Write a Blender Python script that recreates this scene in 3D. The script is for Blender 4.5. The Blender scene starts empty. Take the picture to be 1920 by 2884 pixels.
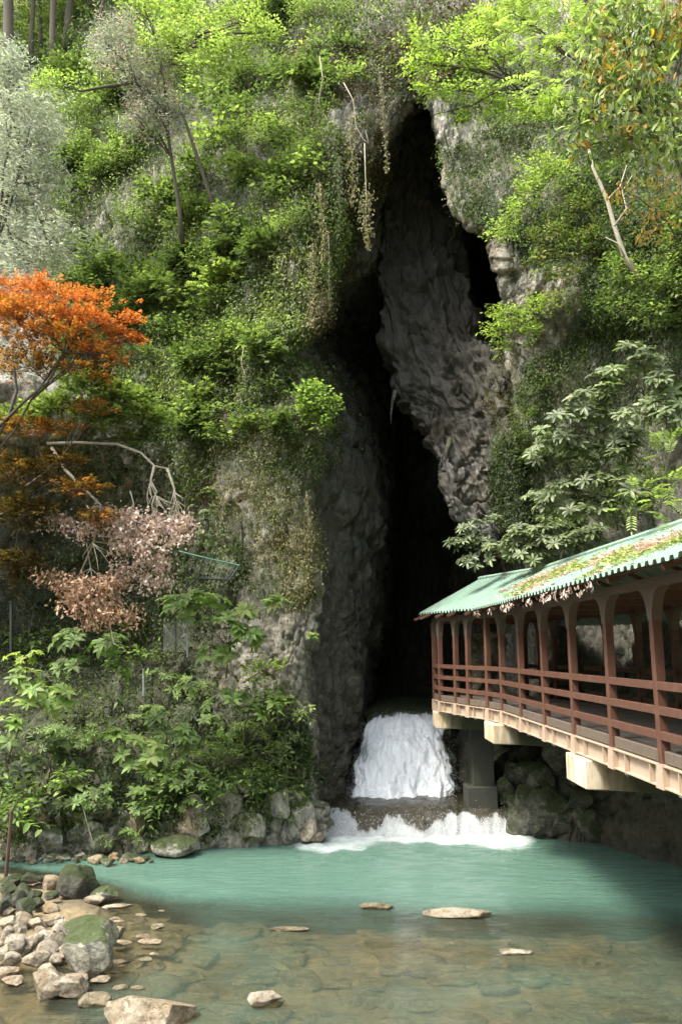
import bpy, bmesh, math, random
import numpy as np
from mathutils import Vector, Matrix

# ------------------------------------------------------------------ camera, sky, sun, exposure
scene = bpy.context.scene
C = scene.collection
F = 2200.0; TH = math.radians(10.05); CAMZ = 6.0
cam = bpy.data.cameras.new('camera'); cam_o = bpy.data.objects.new('camera', cam); C.objects.link(cam_o)
cam.sensor_fit = 'VERTICAL'; cam.sensor_height = 24.0; cam.lens = 24.0 * F / 2884.0
cam.clip_start = 0.1; cam.clip_end = 2000
cam_o.location = (0, 0, CAMZ); cam_o.rotation_euler = (math.pi / 2 + TH, 0, 0)
scene.camera = cam_o
SUN = Vector((-0.55, -0.34, 1.0)).normalized()          # towards the sun
W = bpy.data.worlds.new('World'); scene.world = W; W.use_nodes = True
wn = W.node_tree.nodes; wl = W.node_tree.links
sky = wn.new('ShaderNodeTexSky'); sky.sky_type = 'NISHITA'; sky.sun_disc = False
sky.sun_elevation = math.asin(SUN.z); sky.sun_rotation = math.atan2(SUN.x, SUN.y)
sky.air_density = 1.2; sky.dust_density = 3.0
wn['Background'].inputs[1].default_value = 0.15
hs = wn.new('ShaderNodeHueSaturation'); hs.inputs['Saturation'].default_value = 0.5      # thin high cloud: a paler sky
wl.new(sky.outputs[0], hs.inputs['Color']); wl.new(hs.outputs[0], wn['Background'].inputs[0])
sl = bpy.data.lights.new('sun', 'SUN'); sl.energy = 1.4; sl.angle = math.radians(12); sl.color = (1.0, 0.95, 0.86)
so = bpy.data.objects.new('sun', sl); C.objects.link(so); so.rotation_euler = SUN.to_track_quat('Z', 'Y').to_euler()
scene.view_settings.view_transform = 'Standard'; scene.view_settings.look = 'None'
scene.view_settings.exposure = 2.4; scene.view_settings.gamma = 1.0
scene.view_settings.use_curve_mapping = False
scene.cycles.max_bounces = 6; scene.cycles.diffuse_bounces = 3; scene.cycles.glossy_bounces = 2
scene.cycles.transmission_bounces = 3; scene.cycles.transparent_max_bounces = 6
scene.cycles.use_denoising = True
scene.cycles.sample_clamp_indirect = 6.0

rng = np.random.default_rng(7); random.seed(7)
PD = 1920.0 / 1568.0                                     # plans below were measured on a 1568 wide copy

# ------------------------------------------------------------------ survey helpers: bearing + distance -> point
def pt(px, Y, py=None, z=None):
    if z is not None:
        v = math.tan(math.atan2(z - CAMZ, Y) - TH)
    else:
        v = (1442.0 - py) / F
    yc = math.cos(TH) - v * math.sin(TH); zc = math.sin(TH) + v * math.cos(TH)
    t = Y / yc
    return np.array([(px - 960.0) / F * t, Y, CAMZ + zc * t])
def ptd(dx, dy, Y): return pt(dx * PD, Y, dy * PD)
def floor_pt(dx, dy, z=0.0):
    v = (1442.0 - dy * PD) / F
    el = math.atan(v) + TH
    return pt(dx * PD, (z - CAMZ) / math.tan(el), dy * PD)
def project(P):
    P = np.asarray(P); y = P[:, 1]; z = P[:, 2] - CAMZ
    d = y * math.cos(TH) + z * math.sin(TH); u = -y * math.sin(TH) + z * math.cos(TH)
    return (960.0 + F * P[:, 0] / d) / PD, (1442.0 - F * u / d) / PD

# ------------------------------------------------------------------ noise
def _h(i, j, k, s):
    n = (i * 374761393 + j * 668265263 + k * 2147483647 + s * 1274126177) & 0xffffffff
    n = ((n ^ (n >> 13)) * 1103515245) & 0xffffffff
    n = ((n ^ (n >> 15)) * 2246822519) & 0xffffffff
    n = n ^ (n >> 16)
    return (n & 0xffffff) / float(0xffffff)
def vnoise(P, s=0):
    I = np.floor(P).astype(np.int64); f = P - I; f = f * f * (3 - 2 * f)
    r = 0
    for a in (0, 1):
        wa = f[:, 0] if a else 1 - f[:, 0]
        for b in (0, 1):
            wb = f[:, 1] if b else 1 - f[:, 1]
            for c in (0, 1):
                wc = f[:, 2] if c else 1 - f[:, 2]
                r = r + wa * wb * wc * _h(I[:, 0] + a, I[:, 1] + b, I[:, 2] + c, s)
    return r * 2 - 1
def fbm(P, o=4, s=0, g=0.5):
    r = 0; a = 1.0; t = 0
    for k in range(o):
        r = r + a * vnoise(P * (2.03 ** k) + 17.3 * k, s + k); t += a; a *= g
    return r / t
def ridged(P, o=3, s=0):
    r = 0; a = 1.0; t = 0
    for k in range(o):
        r = r + a * (1 - 2 * np.abs(vnoise(P * (2.1 ** k) + 9.1 * k, s + k))); t += a; a *= 0.5
    return r / t
def worley(P, s=0):
    I = np.floor(P).astype(np.int64); d1 = np.full(len(P), 9.0); d2 = d1.copy(); hid = np.zeros(len(P))
    for a in (-1, 0, 1):
        for b in (-1, 0, 1):
            for c in (-1, 0, 1):
                i, j, k = I[:, 0] + a, I[:, 1] + b, I[:, 2] + c
                dx = i + _h(i, j, k, s) - P[:, 0]; dy = j + _h(i, j, k, s + 1) - P[:, 1]; dz = k + _h(i, j, k, s + 2) - P[:, 2]
                d = np.sqrt(dx * dx + dy * dy + dz * dz); m = d < d1
                d2 = np.where(m, d1, np.minimum(d2, d)); hid = np.where(m, _h(i, j, k, s + 3), hid); d1 = np.where(m, d, d1)
    return d1, d2 - d1, hid
def sstep(a, b, x):
    t = np.clip((x - a) / (b - a), 0, 1); return t * t * (3 - 2 * t)

# ------------------------------------------------------------------ mesh helpers
def raw_mesh(name, V, Fc, smooth=False, col=None, attrs=None):
    V = np.ascontiguousarray(V, dtype=np.float32); Fc = np.ascontiguousarray(Fc, dtype=np.int32)
    k = Fc.shape[1]; m = bpy.data.meshes.new(name)
    m.vertices.add(len(V)); m.vertices.foreach_set('co', V.ravel())
    m.loops.add(Fc.size); m.loops.foreach_set('vertex_index', Fc.ravel())
    m.polygons.add(len(Fc)); m.polygons.foreach_set('loop_start', np.arange(0, Fc.size, k, dtype=np.int32))
    m.polygons.foreach_set('loop_total', np.full(len(Fc), k, dtype=np.int32))
    if smooth: m.polygons.foreach_set('use_smooth', np.ones(len(Fc), dtype=bool))
    if col is not None:
        a = m.color_attributes.new('Col', 'FLOAT_COLOR', 'POINT')
        c4 = np.ones((len(V), 4), dtype=np.float32); c4[:, :3] = col; a.data.foreach_set('color', c4.ravel())
    for n, v in (attrs or {}).items():
        a = m.attributes.new(n, 'FLOAT', 'POINT'); a.data.foreach_set('value', np.ascontiguousarray(v, dtype=np.float32))
    m.update(calc_edges=True); return m
def link(name, mesh, mat=None, parent=None):
    o = bpy.data.objects.new(name, mesh); C.objects.link(o)
    if mat is not None and mesh is not None and not mesh.materials: mesh.materials.append(mat)
    if parent is not None: o.parent = parent
    return o
def tag(o, label=None, cat=None, group=None, kind=None):
    if label: o['label'] = label
    if cat: o['category'] = cat
    if group: o['group'] = group
    if kind: o['kind'] = kind
    return o
def empty(name, loc=(0, 0, 0)):
    o = bpy.data.objects.new(name, None); C.objects.link(o); o.location = loc; o.empty_display_size = 0.2
    return o
class MB:
    """boxes, tubes and free polygons collected into one mesh"""
    def __init__(s): s.v = []; s.f = []
    def add(s, V, Fs):
        n = len(s.v); s.v += [tuple(map(float, p)) for p in V]; s.f += [tuple(n + i for i in f) for f in Fs]; return s
    def box(s, c, d, M=None):
        V = [(c[0] + a * d[0] / 2, c[1] + b * d[1] / 2, c[2] + e * d[2] / 2) for a in (-1, 1) for b in (-1, 1) for e in (-1, 1)]
        if M is not None: V = [M @ Vector(p) for p in V]
        return s.add(V, [(0, 1, 3, 2), (4, 6, 7, 5), (0, 4, 5, 1), (2, 3, 7, 6), (0, 2, 6, 4), (1, 5, 7, 3)])
    def tube(s, pts, rad, n=6, cap=True):
        pts = [Vector(tuple(map(float, p))) for p in pts]
        if not hasattr(rad, '__len__'): rad = [rad] * len(pts)
        V = []; Fs = []
        for i, p in enumerate(pts):
            d = (pts[min(i + 1, len(pts) - 1)] - pts[max(i - 1, 0)])
            if d.length < 1e-6: d = Vector((0, 0, 1))
            d.normalize(); a = d.orthogonal() if i == 0 else (a - d * a.dot(d))
            if a.length < 1e-5: a = d.orthogonal()
            a.normalize(); b = d.cross(a)
            for k in range(n):
                t = 2 * math.pi * k / n; V.append(p + (a * math.cos(t) + b * math.sin(t)) * rad[i])
        for i in range(len(pts) - 1):
            for k in range(n):
                Fs.append((i * n + k, i * n + (k + 1) % n, (i + 1) * n + (k + 1) % n, (i + 1) * n + k))
        if cap: Fs.append(tuple(range(n - 1, -1, -1))); Fs.append(tuple(range((len(pts) - 1) * n, len(pts) * n)))
        return s.add(V, Fs)
    def mesh(s, name, bevel=0.0, smooth=False):
        m = bpy.data.meshes.new(name); m.from_pydata(s.v, [], s.f)
        if bevel:
            bm = bmesh.new(); bm.from_mesh(m)
            bmesh.ops.bevel(bm, geom=bm.edges[:], offset=bevel, segments=1, affect='EDGES'); bm.to_mesh(m); bm.free()
        if smooth: m.polygons.foreach_set('use_smooth', np.ones(len(m.polygons), dtype=bool))
        m.update(); return m
    def build(s, name, mat, parent=None, bevel=0.0, smooth=False):
        return link(name, s.mesh(name, bevel, smooth), mat, parent)
def crow(n, m):
    """Catmull-Rom weights from n control values to m samples"""
    Wm = np.zeros((m, n)); t = np.linspace(0, n - 1, m)
    i = np.clip(np.floor(t).astype(int), 0, n - 2); f = t - i
    for k, w in ((-1, -0.5 * f + f * f - 0.5 * f ** 3), (0, 1 - 2.5 * f * f + 1.5 * f ** 3), (1, 0.5 * f + 2 * f * f - 1.5 * f ** 3), (2, -0.5 * f * f + 0.5 * f ** 3)):
        np.add.at(Wm, (np.arange(m), np.clip(i + k, 0, n - 1)), w)
    return Wm
def patch(rows, nv, nu):
    G = np.array(rows); P = np.einsum('ai,ijk->ajk', crow(G.shape[0], nv), G)
    return np.einsum('bj,ajk->abk', crow(G.shape[1], nu), P)
def grid_faces(nv, nu):
    i = np.arange(nv * nu).reshape(nv, nu)
    return np.stack([i[:-1, :-1], i[:-1, 1:], i[1:, 1:], i[1:, :-1]], -1).reshape(-1, 4)
def grid_normals(P):
    a = np.gradient(P, axis=0); b = np.gradient(P, axis=1); n = np.cross(b, a)
    n /= np.linalg.norm(n, axis=2, keepdims=True) + 1e-9
    return n

# ------------------------------------------------------------------ materials
def new_mat(name):
    m = bpy.data.materials.new(name); m.use_nodes = True; nt = m.node_tree
    return m, nt, nt.nodes, nt.links, nt.nodes['Principled BSDF']
class NB:
    def __init__(s, nt): s.nt = nt; s.n = nt.nodes; s.l = nt.links
    def node(s, t, **kw):
        o = s.n.new(t)
        for k, v in kw.items(): setattr(o, k, v)
        return o
    def set(s, inp, v):
        if isinstance(v, bpy.types.NodeSocket): s.l.new(v, inp)
        elif isinstance(v, (tuple, list)) and len(v) == 3 and inp.type == 'RGBA': inp.default_value = (*v, 1)
        else: inp.default_value = v
    def coords(s, scale=(1, 1, 1), obj=False, rot=(0, 0, 0)):
        tc = s.node('ShaderNodeTexCoord'); mp = s.node('ShaderNodeMapping')
        if obj: s.l.new(tc.outputs['Object'], mp.inputs[0])
        else: s.l.new(s.node('ShaderNodeNewGeometry').outputs['Position'], mp.inputs[0])
        mp.inputs['Scale'].default_value = scale; mp.inputs['Rotation'].default_value = rot
        return mp.outputs[0]
    def noise(s, vec, scale, detail=4, rough=0.55, dist=0.0):
        o = s.node('ShaderNodeTexNoise'); s.l.new(vec, o.inputs['Vector'])
        o.inputs['Scale'].default_value = scale; o.inputs['Detail'].default_value = detail
        o.inputs['Roughness'].default_value = rough; o.inputs['Distortion'].default_value = dist
        return o.outputs['Fac']
    def vor(s, vec, scale, feature='DISTANCE_TO_EDGE'):
        o = s.node('ShaderNodeTexVoronoi', feature=feature); s.l.new(vec, o.inputs['Vector']); o.inputs['Scale'].default_value = scale
        return o.outputs['Distance']
    def ramp(s, fac, stops):
        o = s.node('ShaderNodeValToRGB'); s.l.new(fac, o.inputs[0]); e = o.color_ramp.elements
        while len(e) < len(stops): e.new(0.5)
        for k, (p, c) in enumerate(stops):
            e[k].position = p; e[k].color = (c, c, c, 1) if not hasattr(c, '__len__') else (*c, 1)
        return o.outputs[0]
    def mix(s, fac, a, b, blend='MIX'):
        o = s.node('ShaderNodeMix', data_type='RGBA', blend_type=blend)
        s.set(o.inputs[0], fac); s.set(o.inputs[6], a); s.set(o.inputs[7], b); return o.outputs[2]
    def math(s, op, a, b=0.0, c=None):
        o = s.node('ShaderNodeMath', operation=op); s.set(o.inputs[0], a); s.set(o.inputs[1], b)
        if c is not None: s.set(o.inputs[2], c)
        return o.outputs[0]
    def bump(s, h, strength, dist, prev=None):
        o = s.node('ShaderNodeBump'); s.l.new(h, o.inputs['Height']); o.inputs['Strength'].default_value = strength
        o.inputs['Distance'].default_value = dist
        if prev is not None: s.l.new(prev, o.inputs['Normal'])
        return o.outputs[0]
    def attr(s, name, out='Fac'):
        o = s.node('ShaderNodeAttribute', attribute_name=name); return o.outputs[out]
    def up(s):
        g = s.node('ShaderNodeNewGeometry'); x = s.node('ShaderNodeSeparateXYZ'); s.l.new(g.outputs['Normal'], x.inputs[0]); return x.outputs[2]

def rock_mat(name, light, dark, brown, moss=0.4, mosscol=(0.05, 0.075, 0.012), streak=(1.3, 1.3, 0.22), fine=9.0, obj=False, stain=0.5, wet=0.0, damp_shade=False):
    m, nt, n, l, b = new_mat(name); B = NB(nt)
    vs = B.coords(streak, obj); v = B.coords((1, 1, 1), obj)
    big = B.noise(v, 0.55, 4, 0.6); st = B.noise(vs, 2.2, 6, 0.62, 0.6); fi = B.noise(v, fine, 5, 0.7)
    c = B.mix(B.ramp(st, [(0.33, 0.0), (0.62, 1.0)]), dark, light)
    c = B.mix(B.math('MULTIPLY', B.ramp(big, [(0.42, 0.0), (0.68, 1.0)]), stain), c, brown)
    crack = B.ramp(B.noise(B.coords((streak[0] * 1.5, streak[1] * 1.5, streak[2] * 2), obj), 3.1, 6, 0.7, 1.5), [(0.36, 0.3), (0.5, 1.0)])
    c = B.mix(0.75, c, crack, 'MULTIPLY')
    c = B.mix(0.7, c, B.ramp(fi, [(0.3, 0.45), (0.72, 1.15)]), 'MULTIPLY')
    mm = B.math('SUBTRACT', B.math('ADD', B.math('MULTIPLY', B.up(), 0.42), B.math('ADD', B.math('MULTIPLY', B.noise(v, 1.4, 7, 0.72), 1.0), B.math('MULTIPLY', B.noise(v, 9, 4, 0.7), 0.55))), 0.17)
    c = B.mix(B.math('MULTIPLY', B.ramp(mm, [(0.95 - moss * 0.6, 0.0), (1.12 - moss * 0.6, 1.0)]), 0.9), c, B.mix(fi, mosscol, tuple(x * 1.9 for x in mosscol)))
    if damp_shade:                                             # algae-dark wet rock, with shade painted in, where the damp attribute says so
        c = B.mix(B.math('MULTIPLY', B.attr('damp_shade'), 0.85), c, B.mix(fi, (0.012, 0.013, 0.008), (0.055, 0.054, 0.034)))
    l.new(c, b.inputs['Base Color'])
    b.inputs['Roughness'].default_value = 0.85 - wet; b.inputs['Specular IOR Level'].default_value = 0.3
    h = B.bump(st, 0.4, 0.15); h = B.bump(B.ramp(B.vor(v, 4.5, 'F1'), [(0.1, 0.0), (0.45, 1.0)]), 0.45, 0.06, h); h = B.bump(fi, 0.8, 0.06, h); h = B.bump(B.noise(v, fine * 4, 3, 0.7), 0.5, 0.02, h)
    l.new(h, b.inputs['Normal']); return m
def plain_mat(name, col, rough=0.6, var=0.25, scale=6.0, dirt=(0.1, 0.08, 0.05), dirtamt=0.3, metal=0.0, bump=0.15, streak=(1, 1, 1), spec=0.4):
    m, nt, n, l, b = new_mat(name); B = NB(nt); v = B.coords(streak)
    a = B.noise(v, scale, 5, 0.6); d = B.noise(B.coords((streak[0] * 1.3, streak[1] * 1.3, streak[2] * 0.5)), scale * 0.45, 5, 0.65)
    c = B.mix(a, tuple(x * (1 - var) for x in col), tuple(min(1, x * (1 + var)) for x in col))
    c = B.mix(B.math('MULTIPLY', B.ramp(d, [(0.5, 0.0), (0.75, 1.0)]), dirtamt), c, dirt)
    l.new(c, b.inputs['Base Color']); b.inputs['Roughness'].default_value = rough; b.inputs['Metallic'].default_value = metal
    b.inputs['Specular IOR Level'].default_value = spec
    l.new(B.bump(B.noise(v, scale * 6, 4, 0.6), bump, 0.02), b.inputs['Normal']); return m
def leaf_mat(name, trans=0.35, rough=0.45, spec=0.4, warm=(1.25, 1.45, 0.75)):
    m, nt, n, l, b = new_mat(name); B = NB(nt)
    c = B.attr('Col', 'Color'); l.new(c, b.inputs['Base Color']); b.inputs['Roughness'].default_value = rough
    b.inputs['Specular IOR Level'].default_value = spec
    t = n.new('ShaderNodeBsdfTranslucent'); l.new(B.mix(1.0, c, warm, 'MULTIPLY'), t.inputs[0])
    mx = n.new('ShaderNodeMixShader'); mx.inputs[0].default_value = trans
    l.new(b.outputs[0], mx.inputs[1]); l.new(t.outputs[0], mx.inputs[2]); l.new(mx.outputs[0], n['Material Output'].inputs[0]); return m

M_LEAF = leaf_mat('leaf', 0.48, 0.5, 0.3); M_GLOSSY = leaf_mat('glossy_leaf', 0.3, 0.42, 0.35); M_SILVER = leaf_mat('silver_leaf', 0.3, 0.55, 0.4, (1.0, 1.05, 0.85)); M_DRY = leaf_mat('dry_leaf', 0.3, 0.7, 0.2, (1.1, 0.9, 0.7))
M_CLIFF = rock_mat('limestone', (0.43, 0.405, 0.335), (0.13, 0.128, 0.10), (0.26, 0.205, 0.125), moss=0.34, mosscol=(0.028, 0.040, 0.009), streak=(1.2, 1.2, 0.5), damp_shade=True)
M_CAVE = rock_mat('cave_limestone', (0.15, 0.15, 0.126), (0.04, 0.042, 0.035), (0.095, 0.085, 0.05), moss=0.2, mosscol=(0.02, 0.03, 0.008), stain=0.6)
M_STAL = rock_mat('slab_limestone', (0.21, 0.20, 0.172), (0.04, 0.04, 0.036), (0.12, 0.095, 0.055), moss=0.1, streak=(1.0, 1.0, 1.0), stain=0.5)
M_STONE = rock_mat('pale_stone', (0.44, 0.385, 0.29), (0.17, 0.135, 0.085), (0.27, 0.175, 0.075), moss=-0.15, streak=(1.2, 1.2, 1.2), fine=11, stain=0.8)
M_MOSSY = rock_mat('mossy_stone', (0.42, 0.40, 0.32), (0.10, 0.10, 0.07), (0.15, 0.12, 0.06), moss=0.42, mosscol=(0.024, 0.037, 0.006), streak=(1.2, 1.2, 1.2), fine=10)
M_DARKST = rock_mat('dark_mossy_stone', (0.14, 0.14, 0.11), (0.04, 0.042, 0.032), (0.09, 0.075, 0.04), moss=0.5, mosscol=(0.018, 0.026, 0.006), streak=(1.2, 1.2, 1.2), fine=10)
M_WETST = rock_mat('wet_stone', (0.24, 0.20, 0.12), (0.07, 0.06, 0.035), (0.20, 0.14, 0.065), moss=-0.5, streak=(1.2, 1.2, 1.2), fine=8, wet=0.2)
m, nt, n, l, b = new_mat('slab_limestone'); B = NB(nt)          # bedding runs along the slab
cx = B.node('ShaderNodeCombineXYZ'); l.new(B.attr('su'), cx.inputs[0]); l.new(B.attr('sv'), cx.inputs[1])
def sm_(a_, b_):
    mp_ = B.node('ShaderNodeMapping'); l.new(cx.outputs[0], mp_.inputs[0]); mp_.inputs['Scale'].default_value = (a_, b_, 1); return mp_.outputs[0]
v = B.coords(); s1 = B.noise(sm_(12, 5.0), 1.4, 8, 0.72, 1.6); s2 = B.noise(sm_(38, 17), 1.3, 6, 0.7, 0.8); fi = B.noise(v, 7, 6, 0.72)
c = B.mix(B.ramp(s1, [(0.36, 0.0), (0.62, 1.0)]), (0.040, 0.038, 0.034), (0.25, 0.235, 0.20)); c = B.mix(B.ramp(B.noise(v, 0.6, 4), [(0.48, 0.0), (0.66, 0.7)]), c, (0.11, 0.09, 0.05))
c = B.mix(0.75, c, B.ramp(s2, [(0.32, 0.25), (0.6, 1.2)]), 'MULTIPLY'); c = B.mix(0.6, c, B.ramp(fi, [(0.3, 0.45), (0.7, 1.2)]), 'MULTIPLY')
c = B.mix(B.math('MULTIPLY', B.attr('damp_shade'), 0.85), c, B.mix(fi, (0.012, 0.012, 0.009), (0.06, 0.056, 0.042)))  # cave shade painted over the slab colour
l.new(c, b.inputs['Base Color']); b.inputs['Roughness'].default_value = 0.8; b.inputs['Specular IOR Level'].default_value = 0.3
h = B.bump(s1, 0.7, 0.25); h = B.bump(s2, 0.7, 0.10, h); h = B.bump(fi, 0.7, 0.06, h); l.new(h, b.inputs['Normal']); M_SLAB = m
M_BARK = plain_mat('bark', (0.085, 0.07, 0.05), 0.9, 0.4, 14, (0.05, 0.07, 0.02), 0.5, streak=(1, 1, 0.3), bump=0.6)
M_PALEBARK = plain_mat('pale_bark', (0.32, 0.28, 0.21), 0.85, 0.3, 12, (0.12, 0.13, 0.05), 0.45, streak=(1, 1, 0.4), bump=0.5)
M_BROWN = plain_mat('brown_paint', (0.088, 0.040, 0.025), 0.55, 0.35, 9, (0.14, 0.085, 0.055), 0.6, bump=0.1)
M_TAUPE = plain_mat('taupe_paint', (0.095, 0.068, 0.052), 0.6, 0.15, 5, (0.12, 0.08, 0.05), 0.35, bump=0.1)
M_BEIGE = plain_mat('beige_paint', (0.36, 0.275, 0.20), 0.55, 0.10, 5, (0.30, 0.20, 0.10), 0.35, bump=0.08)
M_DECK = plain_mat('deck_wood', (0.09, 0.075, 0.06), 0.8, 0.35, 7, (0.06, 0.05, 0.04), 0.5, streak=(0.3, 2, 2), bump=0.4)
M_KERB = plain_mat('kerb_wood', (0.10, 0.077, 0.055), 0.85, 0.35, 6, (0.07, 0.06, 0.045), 0.75, streak=(2, 2, 1.5), bump=0.5)
M_CONC = plain_mat('stained_concrete', (0.66, 0.56, 0.40), 0.8, 0.12, 3, (0.33, 0.21, 0.07), 0.8, streak=(1.4, 1.4, 0.25), bump=0.25)
m, nt, n, l, b = new_mat('stained_concrete'); B = NB(nt)     # pale free end; algae stain and deck shade painted in further along
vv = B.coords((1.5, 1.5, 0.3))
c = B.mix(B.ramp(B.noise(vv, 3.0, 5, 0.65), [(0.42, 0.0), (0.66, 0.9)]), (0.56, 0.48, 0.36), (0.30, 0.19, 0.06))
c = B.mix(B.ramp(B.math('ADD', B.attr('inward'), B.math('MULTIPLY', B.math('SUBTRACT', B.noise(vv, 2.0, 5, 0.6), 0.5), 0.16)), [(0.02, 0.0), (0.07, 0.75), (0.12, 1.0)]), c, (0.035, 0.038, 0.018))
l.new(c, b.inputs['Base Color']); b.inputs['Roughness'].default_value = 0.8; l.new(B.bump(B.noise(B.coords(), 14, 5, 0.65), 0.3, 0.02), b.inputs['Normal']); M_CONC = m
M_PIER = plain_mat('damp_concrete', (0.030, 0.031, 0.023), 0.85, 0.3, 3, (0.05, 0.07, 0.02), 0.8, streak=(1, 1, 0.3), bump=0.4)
M_ROOF = plain_mat('green_roof_sheet', (0.175, 0.27, 0.21), 0.5, 0.3, 1.9, (0.24, 0.25, 0.14), 0.8, bump=0.08, streak=(0.7, 3.0, 0.7), spec=0.4)
M_STEEL = plain_mat('galvanised_steel', (0.33, 0.36, 0.36), 0.5, 0.25, 10, (0.12, 0.14, 0.13), 0.5, metal=0.3, bump=0.1)
M_BLACK = plain_mat('black_paint', (0.025, 0.026, 0.025), 0.5, 0.3, 10, (0.06, 0.05, 0.04), 0.4)
M_GREENP = plain_mat('green_paint', (0.12, 0.26, 0.19), 0.5, 0.2, 10, (0.1, 0.1, 0.08), 0.4)
M_RUST = plain_mat('rusty_iron', (0.07, 0.045, 0.03), 0.8, 0.4, 12, (0.16, 0.07, 0.03), 0.5, bump=0.5)
# ------------------------------------------------------------------ cliffs and cave
def R(cells, py=None, z=None): return [pt(px, Y, py, z) for px, Y in cells]
ROCKS = []                                                # (verts, normals) of every rock sheet, for rooting plants
def rock_sheet(name, rows, nv, nu, mat, disp, back=None):
    P = patch(rows, nv, nu); N = grid_normals(P)
    flip = np.einsum('abk,abk->ab', N, np.array([0, 0, CAMZ]) - P).mean() < 0
    if flip: N = -N
    sh = P.shape; p = P.reshape(-1, 3); d = disp(p, sh)
    p = p + N.reshape(-1, 3) * d[:, None]
    # small sideways shear so that ledges undercut a little
    p[:, 2] += 0.12 * fbm(p * 0.9, 3, 91)
    P = p.reshape(sh); N = grid_normals(P)
    if flip: N = -N
    Fc = grid_faces(nv, nu)
    if not flip: Fc = Fc[:, ::1]
    damp_shade = sstep(4.6, 3.0, p[:, 2] + 0.8 * fbm(p * 0.6, 3, 88)) * sstep(3.0, 4.5, p[:, 0]) + sstep(10.6, 9.0, p[:, 2] + 0.8 * fbm(p * 0.5, 3, 89)) * sstep(4.6, 6.0, p[:, 0]) * 0.8  # shade under and behind the walkway painted in, with wet algae
    if name == 'left_cliff': damp_shade = damp_shade + 0.85 * sstep(1.0, 2.2, p[:, 2] + 0.5 * fbm(p * 0.5, 3, 94)) * sstep(13.5, 10.5, p[:, 2] + 1.2 * fbm(p * 0.4, 3, 95)) * sstep(-3.2, -5.2, p[:, 0] + 0.9 * fbm(p * 0.5, 3, 96))   # dark soil ledge, and the hollow's shade painted in
    vv_ = np.repeat(np.linspace(0, 1, nv), nu); uu_ = np.tile(np.linspace(0, 1, nu), nv)
    if name == 'cave_slab': damp_shade = sstep(0.72, 0.40, vv_ + 0.08 * fbm(p * 0.4, 3, 93)) * 0.9 + 0.9 * sstep(0.27, 0.2, uu_)  # cave shade painted on the upper slab and its inner edge
    o = link(name, raw_mesh(name, p, Fc, True, attrs={'su': uu_, 'sv': vv_, 'damp_shade': np.clip(damp_shade + (0.86 * np.tile(sstep(5.9, 7.0, np.linspace(0, 10, nu)), nv) if name == 'left_cliff' else 0), 0, 1)}), mat); o['kind'] = 'structure'  # inner left wall: cave shade painted in along with the wet tone
    ROCKS.append((P.reshape(-1, 3), N.reshape(-1, 3)))
    return o, P
def cliff_disp(amp=1.0, s=0):
    def f(p, sh):
        q = p + 0.5 * np.stack([fbm(p * 0.35, 2, s + 40), fbm(p * 0.35, 2, s + 41), fbm(p * 0.35, 2, s + 42)], 1)
        big = fbm(q * np.array([0.22, 0.22, 0.16]), 3, s)
        fl = ridged(q * np.array([0.85, 0.85, 0.20]), 3, s + 5)
        d1, e, hid = worley(q * np.array([0.95, 0.95, 0.55]), s + 9)
        d2, e2, hid2 = worley(q * np.array([2.4, 2.4, 1.5]), s + 19)
        fine = fbm(q * np.array([3.2, 3.2, 1.5]), 3, s + 15)
        blocks = (hid - 0.5) * 0.42 * sstep(0, 0.12, e) - 0.16 * (1 - sstep(0, 0.16, e))
        bl2 = (hid2 - 0.5) * 0.15 - 0.07 * (1 - sstep(0, 0.14, e2))
        d3, e3, hid3 = worley(q * np.array([5.0, 5.0, 3.4]), s + 29); n1 = fbm(q * np.array([0.8, 0.8, 0.5]), 3, s + 33); n2 = fbm(q * np.array([1.5, 1.5, 1.1]), 3, s + 35)
        cr = -0.20 * np.exp(-(n1 / 0.035) ** 2) - 0.10 * np.exp(-(n2 / 0.03) ** 2)
        return amp * (0.75 * big + 0.30 * fl + 1.15 * blocks + 1.4 * bl2 + 0.08 * (hid3 - 0.5) + cr + 0.09 * fine)
    return f
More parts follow.
